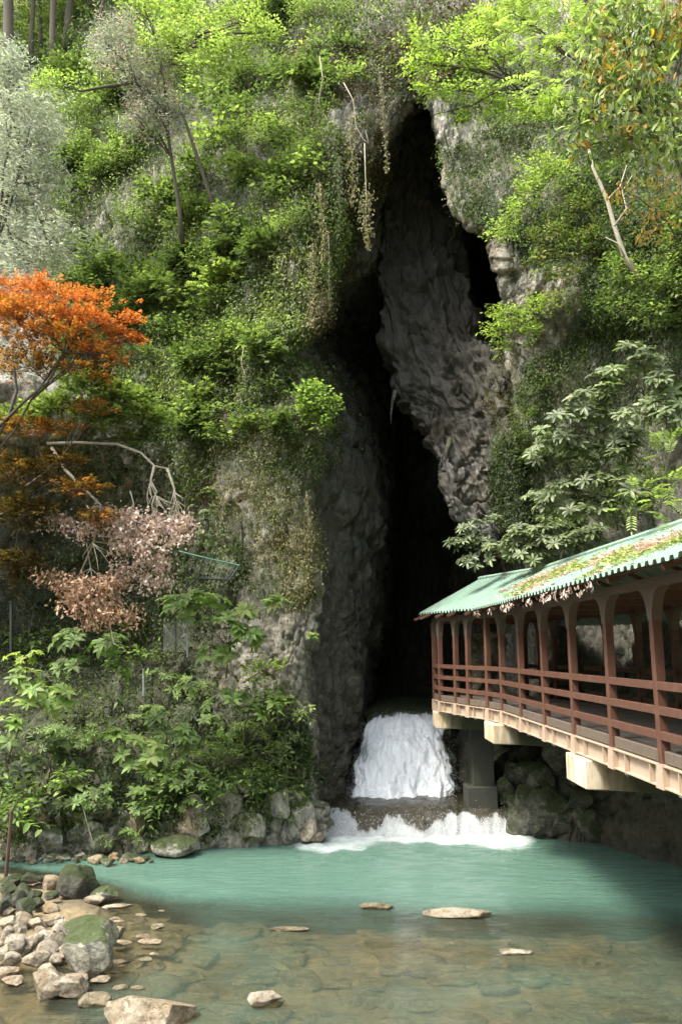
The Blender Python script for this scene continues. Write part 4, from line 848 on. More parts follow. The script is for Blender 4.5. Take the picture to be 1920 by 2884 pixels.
shrub('leafy_sprig', 'bright green leafy tuft at the tip of the pale horizontal branch', 'sprig', (190, 212, 27.2), [(130, 188, 45, 20, 27.0), (105, 205, 30, 12, 27.0)], 'oval', 0.14, ['lime', 'spring'], 1.8)
tree('red_maple', 'orange-red maple leaning in from the left edge', 'maple tree', (-60, 1120, 22.5), [(60, 665, 110, 26, 22, 'red'), (160, 690, 110, 28, 22, 'red'), (70, 725, 130, 34, 21.8, ['orange', 'red']), (210, 740, 95, 32, 22, 'red'), (120, 780, 130, 34, 22, 'orange'), (285, 775, 45, 22, 22.2, 'red'), (230, 810, 70, 20, 22, ['orange', 'red']), (60, 840, 100, 36, 22, ['bronze', 'orange']), (190, 850, 80, 18, 22, ['bronze', 'orange']), (20, 720, 60, 50, 21.8, 'orange'), (300, 735, 34, 14, 22.2, 'red'), (325, 785, 30, 12, 22.2, ['red', 'orange']), (265, 830, 45, 12, 22.2, ['orange', 'red']), (240, 870, 40, 12, 22.2, ['orange', 'bronze'])], 'maple', 0.078, 'red', 1.5, trunk_r=0.045, flat=0.35, twigs=10, extra_trunk=[([(-30, 1050, 22), (20, 960, 22), (40, 900, 21.9), (30, 820, 21.9)], 0.06, 0.03), ([(-20, 1000, 22), (60, 920, 21.9), (110, 880, 21.9), (160, 800, 22)], 0.05, 0.02)])
tree('bronze_maple', 'dull bronze-leaved maple boughs hanging below the orange-red maple', 'maple tree', (-60, 1250, 23.5), [(80, 985, 110, 24, 22.6), (210, 940, 55, 16, 22.4), (40, 1080, 90, 34, 22.8, ['umber', 'bronze']), (190, 1120, 70, 22, 22.4), (230, 1190, 55, 22, 22.4), (60, 1180, 90, 45, 23, 'umber'), (150, 1060, 60, 20, 22.6, ['umber', 'bronze']), (40, 1300, 70, 50, 23.4, 'umber')], 'maple', 0.085, ['bronze', 'umber', 'orange'], 2.3, trunk_r=0.05, flat=0.2)
tree('green_maple', 'fresh green maple spreading behind and below the red maple', 'maple tree', (60, 1120, 24.6), [(210, 885, 80, 30, 23.6), (290, 920, 90, 34, 23.8), (350, 965, 65, 34, 23.8), (230, 960, 90, 28, 23.6), (140, 930, 70, 26, 23.8), (60, 960, 60, 30, 24), (320, 1010, 60, 18, 24, 'mid')], 'maple', 0.12, ['spring', 'mid'], 3.2, trunk_r=0.06, flat=0.2)
# bare dead limb
db = empty('dead_branch', tuple(ptd(110, 1020, 24.2))); tag(db, 'bare pale dead limb arching over the dry leaves', 'branch'); MI = Matrix.Translation(-Vector(tuple(ptd(110, 1020, 24.2))))
def limb(line, r0, r1, name='limb'):
    mb = MB(); q = [ptd(*p_) for p_ in line]; mb.tube(q, np.linspace(r0, r1, len(q)), 6); o = mb.build(name, M_PALEBARK, db, smooth=True); o.matrix_parent_inverse = MI
limb([(110, 1020, 24.2), (180, 1018, 23.6), (270, 1022, 23.3), (325, 1042, 23.2), (355, 1072, 23.1), (385, 1078, 23.1)], 0.05, 0.032)
limb([(355, 1072, 23.1), (347, 1105, 23.0), (360, 1130, 23.0), (350, 1160, 22.9), (352, 1185, 22.9)], 0.045, 0.018); limb([(385, 1078, 23.1), (400, 1120, 23), (405, 1150, 22.9), (390, 1185, 22.8)], 0.045, 0.015)
limb([(120, 1030, 24), (150, 1080, 23.8), (190, 1120, 23.6), (235, 1165, 23.4), (215, 1250, 23.4), (180, 1330, 23.4)], 0.06, 0.025); limb([(250, 1250, 23.4), (215, 1245, 23.4), (190, 1280, 23.3)], 0.03, 0.012)
limb([(255, 1300, 23.4), (262, 1370, 23.3), (250, 1420, 23.2), (262, 1480, 23.2), (290, 1495, 23.1)], 0.03, 0.012)
mbt = MB()
for k in range(46):
    sx, sy = random.choice([(345, 1110), (360, 1140), (400, 1130), (405, 1150), (352, 1170), (390, 1180), (230, 1170), (215, 1250)]); ang = random.uniform(-0.7, 0.7) + 0.4; L = random.uniform(25, 80)
    mbt.tube([ptd(sx, sy, 22.95), ptd(sx + L * 0.5 * math.sin(ang) + random.uniform(-8, 8), sy + L * 0.5 * math.cos(ang), 22.85), ptd(sx + L * math.sin(ang), sy + L * math.cos(ang) * 0.8, 22.8)], [0.014, 0.009, 0.004], 4)
o = mbt.build('twigs', M_PALEBARK, db); o.matrix_parent_inverse = MI; o['kind'] = 'stuff'
shrub('dry_leaf_bough', 'pinkish dry dead leaves drooping under the bare limb', 'bough', (300, 1130, 23.6), [(300, 1195, 75, 36, 23), (380, 1210, 65, 36, 22.9), (330, 1255, 70, 40, 22.9), (410, 1235, 40, 22, 22.9), (360, 1300, 45, 30, 23), (130, 1200, 40, 28, 23.3), (290, 1240, 50, 40, 23.2), (240, 1180, 40, 26, 23.2), (180, 1220, 50, 24, 23.3), (430, 1200, 30, 26, 22.9), (350, 1345, 50, 24, 23.2), (290, 1320, 45, 26, 23.2)], 'oval', 0.14, 'pinkdry', 2.0, style='hang', mat=M_DRY, bark=M_PALEBARK, flat=0.6)
shrub('dry_leaf_bough', 'orange-brown dead leaf cluster hanging lowest over the dark hollow', 'bough', (200, 1250, 23.8), [(210, 1350, 65, 36, 23.2), (240, 1400, 60, 36, 23.1), (150, 1345, 50, 26, 23.3), (180, 1390, 50, 35, 23.2), (300, 1420, 25, 30, 23.3), (110, 1330, 40, 20, 23.4), (260, 1340, 45, 26, 23.2), (220, 1430, 40, 18, 23.2)], 'oval', 0.14, 'rust', 2.0, style='hang', mat=M_DRY, bark=M_PALEBARK, flat=0.6)
# broad-leaved understorey on the left bank
def under(label, root, clumps, size=0.34, pal=('fresh', 'mid'), cover=1.7, parts=40, leaf='aucuba', style='rosette', name='broadleaf_shrub', cat='shrub', mat=None, **k):
    return shrub(name, label, cat, root, clumps, leaf, size, list(pal), cover, style, mat or M_LEAF, parts=parts, **k)
under('big green shrub in front of the mesh fence beside the pale pillar', (520, 1560, 26.4), [(470, 1380, 70, 36, 25.4), (560, 1400, 60, 30, 25.4), (520, 1450, 90, 34, 25.3), (590, 1460, 45, 26, 25.5), (410, 1400, 60, 34, 25.6), (500, 1500, 70, 28, 25.5), (630, 1385, 30, 16, 26)], parts=70, pal=('fresh', 'spring'), cover=2.2)
under('green leafy shrub below the lowest dead leaves', (230, 1560, 26.2), [(160, 1470, 80, 28, 25.6), (240, 1480, 60, 34, 25.5), (280, 1540, 60, 26, 25.5), (150, 1530, 60, 26, 25.6)], pal=('fresh', 'green'), cover=1.8)
under('wide bright-leaved shrub at the left edge below the dark hollow', (20, 1750, 25.2), [(60, 1560, 70, 24, 24.4), (120, 1590, 65, 22, 24.3), (40, 1620, 60, 26, 24.3), (20, 1680, 40, 50, 24.4), (130, 1620, 40, 16, 24.3)], pal=('fresh', 'lime'), parts=60)
under('yellow-green sprig above the bright-leaved shrub at the left edge', (60, 1560, 25.0), [(40, 1515, 45, 16, 24.5), (85, 1505, 22, 10, 24.5)], 0.17, ('lime', 'yellow'), 1.6, 12)
under('pale green shrub just right of the deep shadow under the fence', (560, 1720, 26), [(530, 1610, 60, 30, 25.3), (590, 1640, 45, 26, 25.3), (620, 1610, 30, 16, 25.3)], pal=('fresh', 'mid'))
under('yellow leafy bough lit against the pale pillar', (560, 1570, 26.2), [(590, 1535, 50, 18, 25.4), (640, 1530, 45, 14, 25.5), (580, 1560, 30, 16, 25.4)], 0.18, ('yellow', 'lime'), 1.7, 30, style='spray')
under('lime bough jutting over the pillar foot toward the waterfall', (580, 1690, 26), [(640, 1620, 50, 16, 25.4), (690, 1640, 35, 18, 25.5), (610, 1635, 40, 16, 25.4)], 0.19, ('lime', 'spring'), 1.7, 30, style='spray')
under('small sunlit sprig on the dark pillar edge', (715, 1500, 27), [(718, 1465, 26, 14, 26.6)], 0.16, ('fresh', 'spring'), 1.6, 8)
under('star-leaved shrub in the middle of the left bank', (330, 1800, 25.8), [(290, 1710, 60, 24, 25), (350, 1730, 55, 26, 24.9), (260, 1690, 35, 16, 25), (320, 1760, 50, 20, 25)], pal=('fresh', 'lime'), parts=50)
under('leafy shrub above the star-leaved shrub on the left bank', (400, 1720, 26), [(380, 1690, 50, 22, 25.3), (350, 1650, 30, 14, 25.4), (430, 1700, 30, 26, 25.3)], pal=('fresh', 'green'))
under('bushy green shrub at the foot of the pale pillar', (560, 1850, 26.2), [(530, 1740, 70, 34, 25.5), (590, 1780, 50, 34, 25.5), (560, 1800, 60, 26, 25.4), (640, 1740, 30, 30, 25.7)], 0.16, ('green', 'mid'), 1.9, 20, style='spray', leaf='oval')
under('glossy low plant with pointed leaves in the left bank shade', (110, 1800, 25.6), [(110, 1720, 50, 26, 25), (60, 1760, 50, 30, 25), (180, 1770, 40, 24, 25)], pal=('green', 'deep'), cover=1.3)
under('bright tuft on the rocky bank edge above the water', (445, 1875, 25.4), [(440, 1850, 36, 14, 25)], 0.2, ('fresh', 'lime'), 1.5, 14)
under('leafy plant on the bank beside the bright tuft', (400, 1850, 25.4), [(390, 1790, 60, 28, 25), (440, 1770, 50, 30, 25), (480, 1810, 40, 20, 25)], 0.2, ('fresh', 'mid'), 1.5, 30)
under('low fern-like plant at the waterline left of the mossy bank boulder', (290, 1945, 24.6), [(290, 1920, 40, 16, 24.2), (240, 1935, 26, 10, 24.2)], 0.16, ('fresh', 'mid'), 1.5, 10, leaf='lance')
under('dark shrub with hanging leaves on the pillar above the frame', (470, 1220, 27.6), [(480, 1180, 36, 26, 26.8), (470, 1240, 30, 30, 26.6), (490, 1130, 26, 20, 27)], 0.14, ('green', 'mid'), 1.7, 10)
under('round bright bush sticking out from the pillar edge before the cave', (690, 960, 27.3), [(720, 905, 46, 26, 26.4), (755, 930, 32, 30, 26.3), (700, 945, 40, 30, 26.5), (740, 975, 30, 30, 26.4)], 0.12, ('fresh', 'spring'), 2.0, 20, style='spray', leaf='round')
tones = {'a': (('fresh', 'mid'), 'fresh green'), 'b': (('fresh', 'green'), 'full green'), 'c': (('fresh', 'lime'), 'light green'), 'd': (('deep', 'green'), 'deep-shaded')}
rr = np.random.default_rng(21)
bank = [(60, 1470, 'b'), (330, 1500, 'b'), (380, 1560, 'a'), (200, 1640, 'd'), (120, 1680, 'b'), (450, 1580, 'b'), (250, 1600, 'd'), (340, 1640, 'b'), (480, 1660, 'a'), (560, 1680, 'c'), (60, 1830, 'b'), (180, 1700, 'a'), (220, 1830, 'b'), (320, 1830, 'a'), (130, 1850, 'd'), (390, 1800, 'b'), (640, 1700, 'a'), (610, 1790, 'a'), (500, 1800, 'b'), (20, 1880, 'b'), (150, 1790, 'c'), (270, 1790, 'd'), (620, 1590, 'b'), (440, 1640, 'd'), (30, 1780, 'b'), (350, 1840, 'b'), (480, 1730, 'c'), (400, 1500, 'd'), (300, 1440, 'd'), (110, 1560, 'd')]
near = lambda dx, dy: 'beside the pale pillar' if dx > 540 else 'near the mesh fence' if dx > 360 and dy < 1660 else 'under the dead leaves' if dy < 1560 else 'at the left edge' if dx < 140 else 'in the dark hollow' if dy < 1720 else 'just above the bank rocks'
for dx, dy, k_ in bank:
    li, si = int(rr.integers(3)), int(rr.integers(2)); Yr = rockY(dx, dy + 15); w = rr.uniform(38, 70); under(f"{'wide' if w > 54 else 'compact'} {['broad-leaved', 'oval-leaved', 'narrow-leaved'][li]} {tones[k_][1]} shrub on the left bank {near(dx, dy)}", (dx, dy + 30, Yr), [(dx, dy, w, w * 0.42, Yr - 0.7), (dx + rr.uniform(-45, 45), dy + rr.uniform(6, 26), w * 0.7, w * 0.34, Yr - 0.6)], rr.uniform(0.20, 0.34), tones[k_][0], 1.8, 10, leaf=['aucuba', 'oval', 'lance'][li], style=['rosette', 'spray'][si], group='shrubs on the left bank')
# shrubs matting the upper left cliff
r_ = np.random.default_rng(55); k = 0
def zone(dx, dy):
    if dy < 300: return 'below the lime treetop' if dx < 620 else 'near the top of the arch'
    if dy < 560: return 'beside the silver-leaved tree' if dx < 320 else 'below the half-dead tree' if dx < 560 else 'left of the hanging vines'
    if dy < 780: return 'just right of the red maple' if dx < 400 else 'in the middle of the left cliff' if dx < 580 else 'beside the overhang lump'
    return 'above the bare dead limb' if dx < 500 else 'on the pillar above the ivy mats'
def tone(pal): return {'green': 'mid-green', 'mid': 'fresh green', 'deep': 'dark green', 'spring': 'yellow-green', 'teal': 'blue-green'}[pal[0]]
spots = [(x_, y_) for x_ in (160, 300, 430, 560, 640, 720, 790) for y_ in (20, 95, 170)] + [(425, 575), (520, 572), (470, 590)] + [(r_.uniform(150, 760), r_.uniform(150, 1000)) for _ in range(150)]
for dx, dy in spots:
    if dx > 700 - max(0, 330 - dy) * 0.1 and dy > 380 and dx > 690: continue
    if dy > 820 and dx < 420: continue
    if dx > 590 and dy > 540 and r_.random() < 0.65: continue
    if dx + 45 > np.interp(dy, [0, 300, 480, 560, 640, 1000], [900, 800, 740, 700, 660, 690]): continue
    Yr = rockY(dx, dy + 20); w = r_.uniform(28, 62); h = w * r_.uniform(0.45, 0.75)
    bright = r_.random(); pal = ['green', 'mid'] if bright < 0.5 else ['mid', 'spring'] if bright < 0.8 else ['deep', 'green'] if bright < 0.93 else ['spring', 'lime']
    shrub('cliff_shrub', f"{'broad' if w > 45 else 'small'} {['oval-leaved', 'large-leaved', 'maple-leaved', 'narrow-leaved', 'round-leaved'][k % 5]} {tone(pal)} shrub on the left cliff {zone(dx, dy)}", 'shrub', (dx, dy + 20, Yr), [(dx, dy, w, h, Yr - 0.45), (dx + r_.uniform(-40, 40), dy + r_.uniform(8, 25), w * 0.75, h * 0.7, Yr - 0.4)], ['oval', 'aucuba', 'maple', 'lance', 'round'][k % 5], r_.uniform(0.12, 0.25), pal, [1.6, 1.5, 2.6, 1.8, 1.2][k % 5], group='shrubs rooted in the upper left cliff', twigs=4); k += 1
# forest on the slope above
for i, (dx, w_, lean) in enumerate([(20, 26, 0), (70, 12, 10), (95, 11, -4), (120, 15, 4), (150, 18, 14), (185, 13, 26), (215, 9, 30), (-30, 16, 0)]):
    Yt = 39 + 0.9 * (i % 3); rp = ptd(dx, 190, Yt); t = empty('forest_tree', tuple(rp))
    tag(t, ['thickest dark trunk near the top left corner of the forest', 'slim dark trunk just right of the thickest forest trunk', 'slim upright forest trunk third from the top left corner', 'medium dark forest trunk in the middle of the trunk row', 'forked-looking dark trunk leaning slightly right at the top left', 'leaning dark trunk near the right end of the forest row', 'thinnest dark trunk leaning most at the right end of the forest row', 'dark trunk cut by the left edge at the top'][i], 'tree', 'forest trees above the left cliff')
    mb = MB(); sc = Yt / (F / PD) * 1.1; mb.tube([ptd(dx, 190, Yt), ptd(dx + lean * 0.3, 80, Yt), ptd(dx + lean, -40, Yt), ptd(dx + lean * 1.6, -190, Yt)], np.array([0.6, 0.5, 0.45, 0.35]) * w_ * sc, 8)
    o = mb.build('trunk', M_BARK, t, smooth=True); MI2 = Matrix.Translation(-Vector(tuple(rp))); o.matrix_parent_inverse = MI2
    P_, X_, N_, Z_, co, S = clump(ptd(dx + lean, -150, Yt), 4.5, 4, 2.2, 'oval', 0.3, ['mid', 'spring'], 1.2, 4000 + i)
    o = link('crown', leaf_mesh('crown', P_, X_, N_, Z_, co, 'oval'), M_LEAF, t); o.matrix_parent_inverse = MI2
A = [clump(ptd(dx, dy, Yq), 3.2, 2.2, 1.6, 'oval', 0.26, pl, 1.6, 4100 + j) for j, (dx, dy, Yq, pl) in enumerate([(60, 110, 43, ['spring', 'lime']), (140, 100, 42.5, ['lime', 'spring']), (200, 130, 42, ['mid', 'spring']), (30, 40, 44, ['spring', 'mid']), (120, 20, 44, ['mid', 'spring']), (220, 40, 43, ['mid']), (60, 170, 42, ['mid', 'green']), (160, 180, 41, ['green']), (240, 90, 42, ['green', 'mid'])])]
o = link('forest_undergrowth', leaf_mesh('forest_undergrowth', *[np.concatenate([a[q] for a in A]) for q in range(5)], 'oval'), M_LEAF); tag(o, 'sunlit green undergrowth between the forest trunks above the left cliff', kind='stuff')

# ------------------------------------------------------------------ hanging vines
def vine(label, line, w, pal, n, size=0.09, Y=27.0, bare=0.0, group=None):
    rp = ptd(line[0][0], line[0][1], Y); t = empty('hanging_vine', tuple(rp)); tag(t, label, 'vine', group); q = [ptd(a, b, Y) for a, b in line]
    mb = MB().tube(q, np.linspace(0.022, 0.008, len(q)), 5); MI_ = Matrix.Translation(-Vector(tuple(rp)))
    o = mb.build('stem', M_PALEBARK if bare else M_BARK, t, smooth=True); o.matrix_parent_inverse = MI_
    if n:
        L = np.array(q); f = bare + (1 - bare) * rng.random(n) ** 0.9; i = np.clip((f * (len(q) - 1)).astype(int), 0, len(q) - 2); g = f * (len(q) - 1) - i
        P_ = L[i] + (L[i + 1] - L[i]) * g[:, None] + rng.normal(0, w, (n, 3)) * (0.4 + 0.6 * np.sin(np.pi * np.clip(f, 0, 1)))[:, None]
        o = link('foliage', leaf_mesh('foliage', P_, unit(rng.normal(0, 0.5, (n, 3)) - UP), unit(rng.normal(0, 0.4, (n, 3)) + np.array([0, -0.8, 0.5])), size * rng.uniform(0.6, 1.2, n), pal_cols(pal, n), 'oval'), M_LEAF, t); o.matrix_parent_inverse = MI_
vine('longest leafy vine dangling free beneath the arch top', [(872, 165), (880, 230), (884, 300), (890, 360), (889, 395)], 0.07, 'khaki', 260, 0.10, 26.6)
vine('thick leafy vine bunch hanging halfway down the cave mouth', [(838, 330), (840, 400), (842, 450), (840, 500), (848, 570)], 0.15, 'khaki', 420, 0.12, 26.5, 0.45)
vine('thin leafy vine dropping in front of the overhang lump', [(755, 540), (758, 600), (756, 660), (758, 710)], 0.05, 'green', 150, 0.08, 26.2)
vine('curtain vine left of the thin vine on the overhang', [(735, 420), (738, 470), (745, 540), (742, 600)], 0.12, 'khaki', 300, 0.10, 26.4)
vine('leafy vine strand hanging down the left face near the overhang', [(682, 440), (680, 500), (685, 560), (690, 610)], 0.10, 'mid', 220, 0.10, 27.0)
vine('leafy vine curtain beside the arch, left of the longest vine', [(810, 260), (806, 330), (812, 400), (808, 470)], 0.14, 'khaki', 360, 0.11, 26.8)
vine('short leafy vine tuft at the left shoulder of the arch', [(780, 360), (776, 420), (782, 480), (778, 540)], 0.16, 'green', 380, 0.11, 26.8)
vine('leafy trailing vine down the left face below the tuft', [(720, 560), (716, 620), (722, 690), (718, 750)], 0.12, 'khaki', 320, 0.10, 26.4)
vine('long mixed vine strand left of the overhang lump', [(655, 560), (660, 640), (652, 720), (658, 800)], 0.16, 'mid', 420, 0.11, 27.2)
vine('bare pale looping vine under the arch top', [(790, 190), (812, 230), (818, 290), (835, 320), (848, 330), (840, 300)], 0.04, 'khaki', 0, 0.1, 26.6, 0.1)
vine('bare root trailing down the left cliff beside the arch', [(735, 130), (742, 180), (733, 230), (740, 270)], 0.04, 'khaki', 0, 0.1, 27.4, 0.1)
vine('ivy strand trailing down the lower pillar edge', [(705, 1130), (712, 1200), (708, 1280), (705, 1370)], 0.10, 'khaki', 360, 0.09, 26.7)
vine('tangled bare roots hanging down the rocky left bank', [(190, 1850), (200, 1890), (212, 1930), (205, 1975)], 0.05, 'green', 20, 0.1, 24.2, 0.1)

r_ = np.random.default_rng(31)
for j in range(16):
    dx, dy = r_.uniform(250, 720), r_.uniform(150, 800); Yv = rockY(dx, dy) - 0.35; L = r_.uniform(50, 130)
    vine(f"thin bare root hanging on the left cliff {zone(dx, dy)}", [(dx, dy), (dx + r_.uniform(-8, 8), dy + L * 0.4), (dx + r_.uniform(-10, 10), dy + L * 0.7), (dx + r_.uniform(-12, 12), dy + L)], 0.03, 'umber', 0, 0.1, Yv, 0.1, 'thin bare roots on the left cliff')
# ------------------------------------------------------------------ right side
tree('maple_tree', 'fine-leaved lime maple branch reaching over the cave top', 'tree', (1420, 300, 22), [(975, 105, 48, 26, 20), (960, 150, 40, 20, 20), (1010, 150, 45, 22, 20), (1000, 205, 45, 20, 20), (1060, 85, 45, 26, 20), (1085, 150, 45, 28, 20.2), (1050, 215, 45, 16, 20.2), (1110, 215, 50, 22, 20.4), (1130, 60, 60, 30, 20.4), (1150, 130, 50, 26, 20.5), (1090, 270, 50, 14, 20.5), (1170, 250, 60, 24, 20.5), (1230, 260, 60, 26, 20.4), (1180, 20, 70, 26, 20.5), (1270, 240, 50, 30, 20.2)], 'oval', 0.12, ['lime', 'yellow'], 1.9, trunk_r=0.05, flat=0.2, extra_trunk=[([(1300, 230, 21), (1180, 190, 20.4), (1100, 160, 20.1), (1020, 150, 20), (960, 140, 20)], 0.05, 0.015), ([(1180, 190, 20.4), (1080, 245, 20.4), (990, 265, 20.4)], 0.03, 0.01)])
tree('ash_tree', 'bright pinnate-leaved branches at the upper right', 'tree', (1500, 260, 17), [(1190, 60, 55, 40, 15.5), (1240, 90, 50, 40, 15.4), (1220, 160, 40, 40, 15.2), (1260, 190, 40, 30, 15.2), (1180, 30, 50, 30, 15.6), (1290, 40, 60, 40, 15.6), (1300, 130, 50, 40, 15.6), (1360, 60, 60, 50, 15.8)], 'lance', 0.18, ['lime', 'spring'], 2.2, style='pinnate', trunk_r=0.04, flat=0.2, parts=120)
tree('chestnut_oak', 'tree with bronze and lime new leaves filling the upper right corner', 'tree', (1620, 520, 16), [(1420, 60, 80, 50, 14.2), (1500, 90, 70, 60, 14), (1380, 150, 60, 50, 14.2), (1460, 190, 70, 50, 14), (1540, 220, 50, 60, 14), (1340, 230, 50, 40, 14.4), (1390, 260, 50, 40, 14.2), (1330, 290, 40, 40, 14.4), (1450, 320, 60, 50, 14.3), (1520, 350, 60, 50, 14.2), (1440, 20, 110, 30, 14.4), (1550, 40, 50, 50, 14), (1330, 340, 30, 30, 14.4)], 'rhodo', 0.22, ['lime', 'gold', 'spring', 'mid'], 2.8, style='hang', trunk_r=0.045, flat=0.4, parts=200)
shrub('leafy_bough', 'sparse golden-leaved boughs over the pale leaning trunk', 'bough', (1560, 560, 17), [(1420, 430, 40, 30, 15.5), (1490, 480, 45, 25, 15.5), (1530, 430, 40, 40, 15.4), (1500, 540, 35, 18, 15.5)], 'lance', 0.17, ['gold', 'khaki', 'lime'], 0.9, 'hang', parts=40)
pt_ = empty('leaning_trunk', tuple(ptd(1470, 640, 20))); tag(pt_, 'pale leaning bare trunk on the right cliff', 'trunk')
mb = MB(); mb.tube([ptd(a, b, 19.5) for a, b in ((1470, 640), (1435, 590), (1412, 520), (1395, 460), (1378, 420), (1362, 385), (1350, 330))], np.linspace(0.075, 0.035, 7), 7); o = mb.build('stem', M_PALEBARK, pt_, smooth=True); o.matrix_parent_inverse = Matrix.Translation(-Vector(tuple(ptd(1470, 640, 20))))
for j, ln in enumerate([[(1412, 520), (1440, 480), (1430, 440), (1455, 400)], [(1395, 460), (1425, 430), (1440, 380)], [(1435, 590), (1420, 560), (1390, 545)]]):
    mb = MB().tube([ptd(a, b, 19.3) for a, b in ln], np.linspace(0.03, 0.01, len(ln)), 5); o = mb.build('branch', M_PALEBARK, pt_, smooth=True); o.matrix_parent_inverse = Matrix.Translation(-Vector(tuple(ptd(1470, 640, 20))))
def rshrub(label, root, clumps, leaf='oval', size=0.12, pal=('lime', 'spring'), cover=1.9, parts=0, style='spray', name='leafy_shrub', **k): return shrub(name, label, 'shrub', root, clumps, leaf, size, list(pal), cover, style, parts=parts, **k)
rshrub('upper yellow-green shrub with reddish tips on the right cliff', (1290, 560, 24.2), [(1240, 380, 55, 30, 23), (1270, 410, 55, 30, 23), (1220, 440, 40, 24, 23), (1200, 480, 55, 20, 23.2), (1160, 520, 50, 18, 23.4), (1150, 545, 40, 12, 23.4)], pal=('lime', 'spring', 'spring'))
rshrub('olive shrub on the right cliff between the two yellow-green ones', (1340, 650, 24), [(1260, 540, 60, 34, 23.2), (1330, 560, 60, 40, 23), (1250, 600, 50, 30, 23.4), (1300, 630, 60, 24, 23.2), (1330, 480, 60, 40, 23), (1380, 540, 50, 40, 22.4), (1290, 690, 60, 24, 23.4)], pal=('spring', 'khaki', 'mid'))
rshrub('lower yellow-green shrub jutting out over the cave mouth', (1250, 760, 26), [(1150, 720, 42, 20, 25), (1190, 735, 55, 26, 25), (1150, 760, 50, 24, 25), (1210, 770, 45, 26, 25.1), (1240, 700, 40, 26, 25), (1160, 800, 30, 16, 25)], pal=('lime', 'yellow', 'spring'))
rshrub('mid-green climbing bush at the right edge below the leaning trunk', (1500, 800, 21), [(1430, 620, 50, 40, 20), (1480, 660, 60, 40, 19.8), (1540, 640, 40, 50, 19.6), (1420, 700, 40, 40, 20.2), (1500, 720, 60, 30, 19.8), (1550, 560, 40, 40, 19.6)], pal=('green', 'mid', 'spring'), size=0.13)
def rhodo(label, root, cl, size=0.28, parts=60, pal=('rhodo', 'mid'), cover=3.8): return shrub('rhododendron', label, 'shrub', root, cl, 'rhodo', size, list(pal), cover, 'rosette', M_GLOSSY, parts=parts, trunk_r=0.03)
rhodo('rhododendron bough with pale glossy leaves in the middle of the right cliff', (1460, 1020, 21), [(1340, 920, 50, 28, 19.8), (1400, 910, 50, 34, 19.6), (1290, 960, 45, 28, 20), (1260, 1010, 40, 26, 20.2), (1370, 960, 45, 24, 19.8), (1300, 1000, 34, 22, 20), (1420, 1000, 50, 26, 19.8), (1230, 1050, 34, 22, 20.6), (1350, 1030, 50, 24, 20.2)], parts=120)
rhodo('rhododendron branch with big leaf whorls high at the right edge', (1560, 1000, 20), [(1480, 840, 55, 34, 18.6), (1440, 800, 45, 20, 18.8), (1530, 880, 40, 34, 18.4), (1440, 960, 40, 24, 18.8), (1500, 940, 40, 30, 18.6), (1540, 960, 40, 40, 18.4), (1400, 860, 40, 24, 19)], parts=90)
rhodo('dull green rhododendron leaning over the roof ridge', (1420, 1220, 21.6), [(1370, 1100, 60, 34, 20.2), (1300, 1130, 60, 30, 20.6), (1430, 1050, 50, 34, 19.8), (1450, 1120, 50, 30, 19.6), (1340, 1180, 70, 34, 20.6), (1400, 1170, 50, 26, 20.2), (1250, 1150, 60, 40, 21.4), (1460, 1010, 50, 30, 19.8), (1330, 1060, 60, 30, 20.4)], parts=90, pal=('rhodo', 'green'), cover=3.8)
rhodo('low rhododendron resting on the far part of the roof', (1280, 1300, 25.5), [(1200, 1230, 60, 36, 24.4), (1270, 1220, 60, 34, 24), (1230, 1280, 70, 26, 24.4), (1310, 1250, 60, 30, 23.6), (1150, 1270, 50, 26, 25), (1360, 1230, 50, 24, 23)], 0.27, 80, ('rhodo', 'green'), 4.0)
rhodo('dark-leaved shrub against the black cave at the roof tip', (1180, 1300, 28), [(1080, 1215, 34, 22, 26.6), (1060, 1250, 32, 22, 26.6), (1110, 1240, 36, 30, 26.6), (1080, 1290, 34, 20, 26.6), (1130, 1195, 20, 14, 26.8)], 0.27, 60, ('rhodo', 'deep'), 3.0)
rshrub('feathery yellow-green foliage overhanging the upper roof at the right edge', (1560, 1180, 16.5), [(1470, 1130, 60, 18, 15.8), (1520, 1160, 55, 20, 15.6), (1450, 1180, 50, 14, 16), (1540, 1110, 40, 30, 15.6), (1550, 1200, 40, 14, 15.4), (1540, 1040, 40, 40, 15.6)], 'lance', 0.13, ('lime', 'spring'), 2.0, 60, 'pinnate')
r_ = np.random.default_rng(77)
for j in range(56):
    dx, dy = (r_.uniform(1330, 1590), r_.uniform(20, 1080)) if j < 34 else (r_.uniform(1210, 1560), r_.uniform(860, 1240)); Yr = rockY(dx, dy + 15); w = r_.uniform(28, 55)
    pal = ['green', 'mid'] if r_.random() < 0.6 else ['teal', 'green']
    shrub('cliff_shrub', f"{'broad' if w > 42 else 'small'} {tone(pal)} shrub on the right cliff {'among the bronze-leaved boughs' if dy < 350 else 'beside the pale leaning trunk' if dy < 640 else 'above the rhododendrons' if dy < 860 else 'just above the roof ridge' if dy > 1120 else 'beside the dark ivy sheet' if dx < 1330 else 'at the edge behind the rhododendrons' if dx > 1470 else 'behind the rhododendrons'}", 'shrub', (dx, dy + 18, Yr), [(dx, dy, w, w * 0.6, Yr - 0.4)], 'oval', r_.uniform(0.10, 0.15), pal, 1.7, group='shrubs rooted in the right cliff', twigs=4)
print('leaves', NLEAF[0])
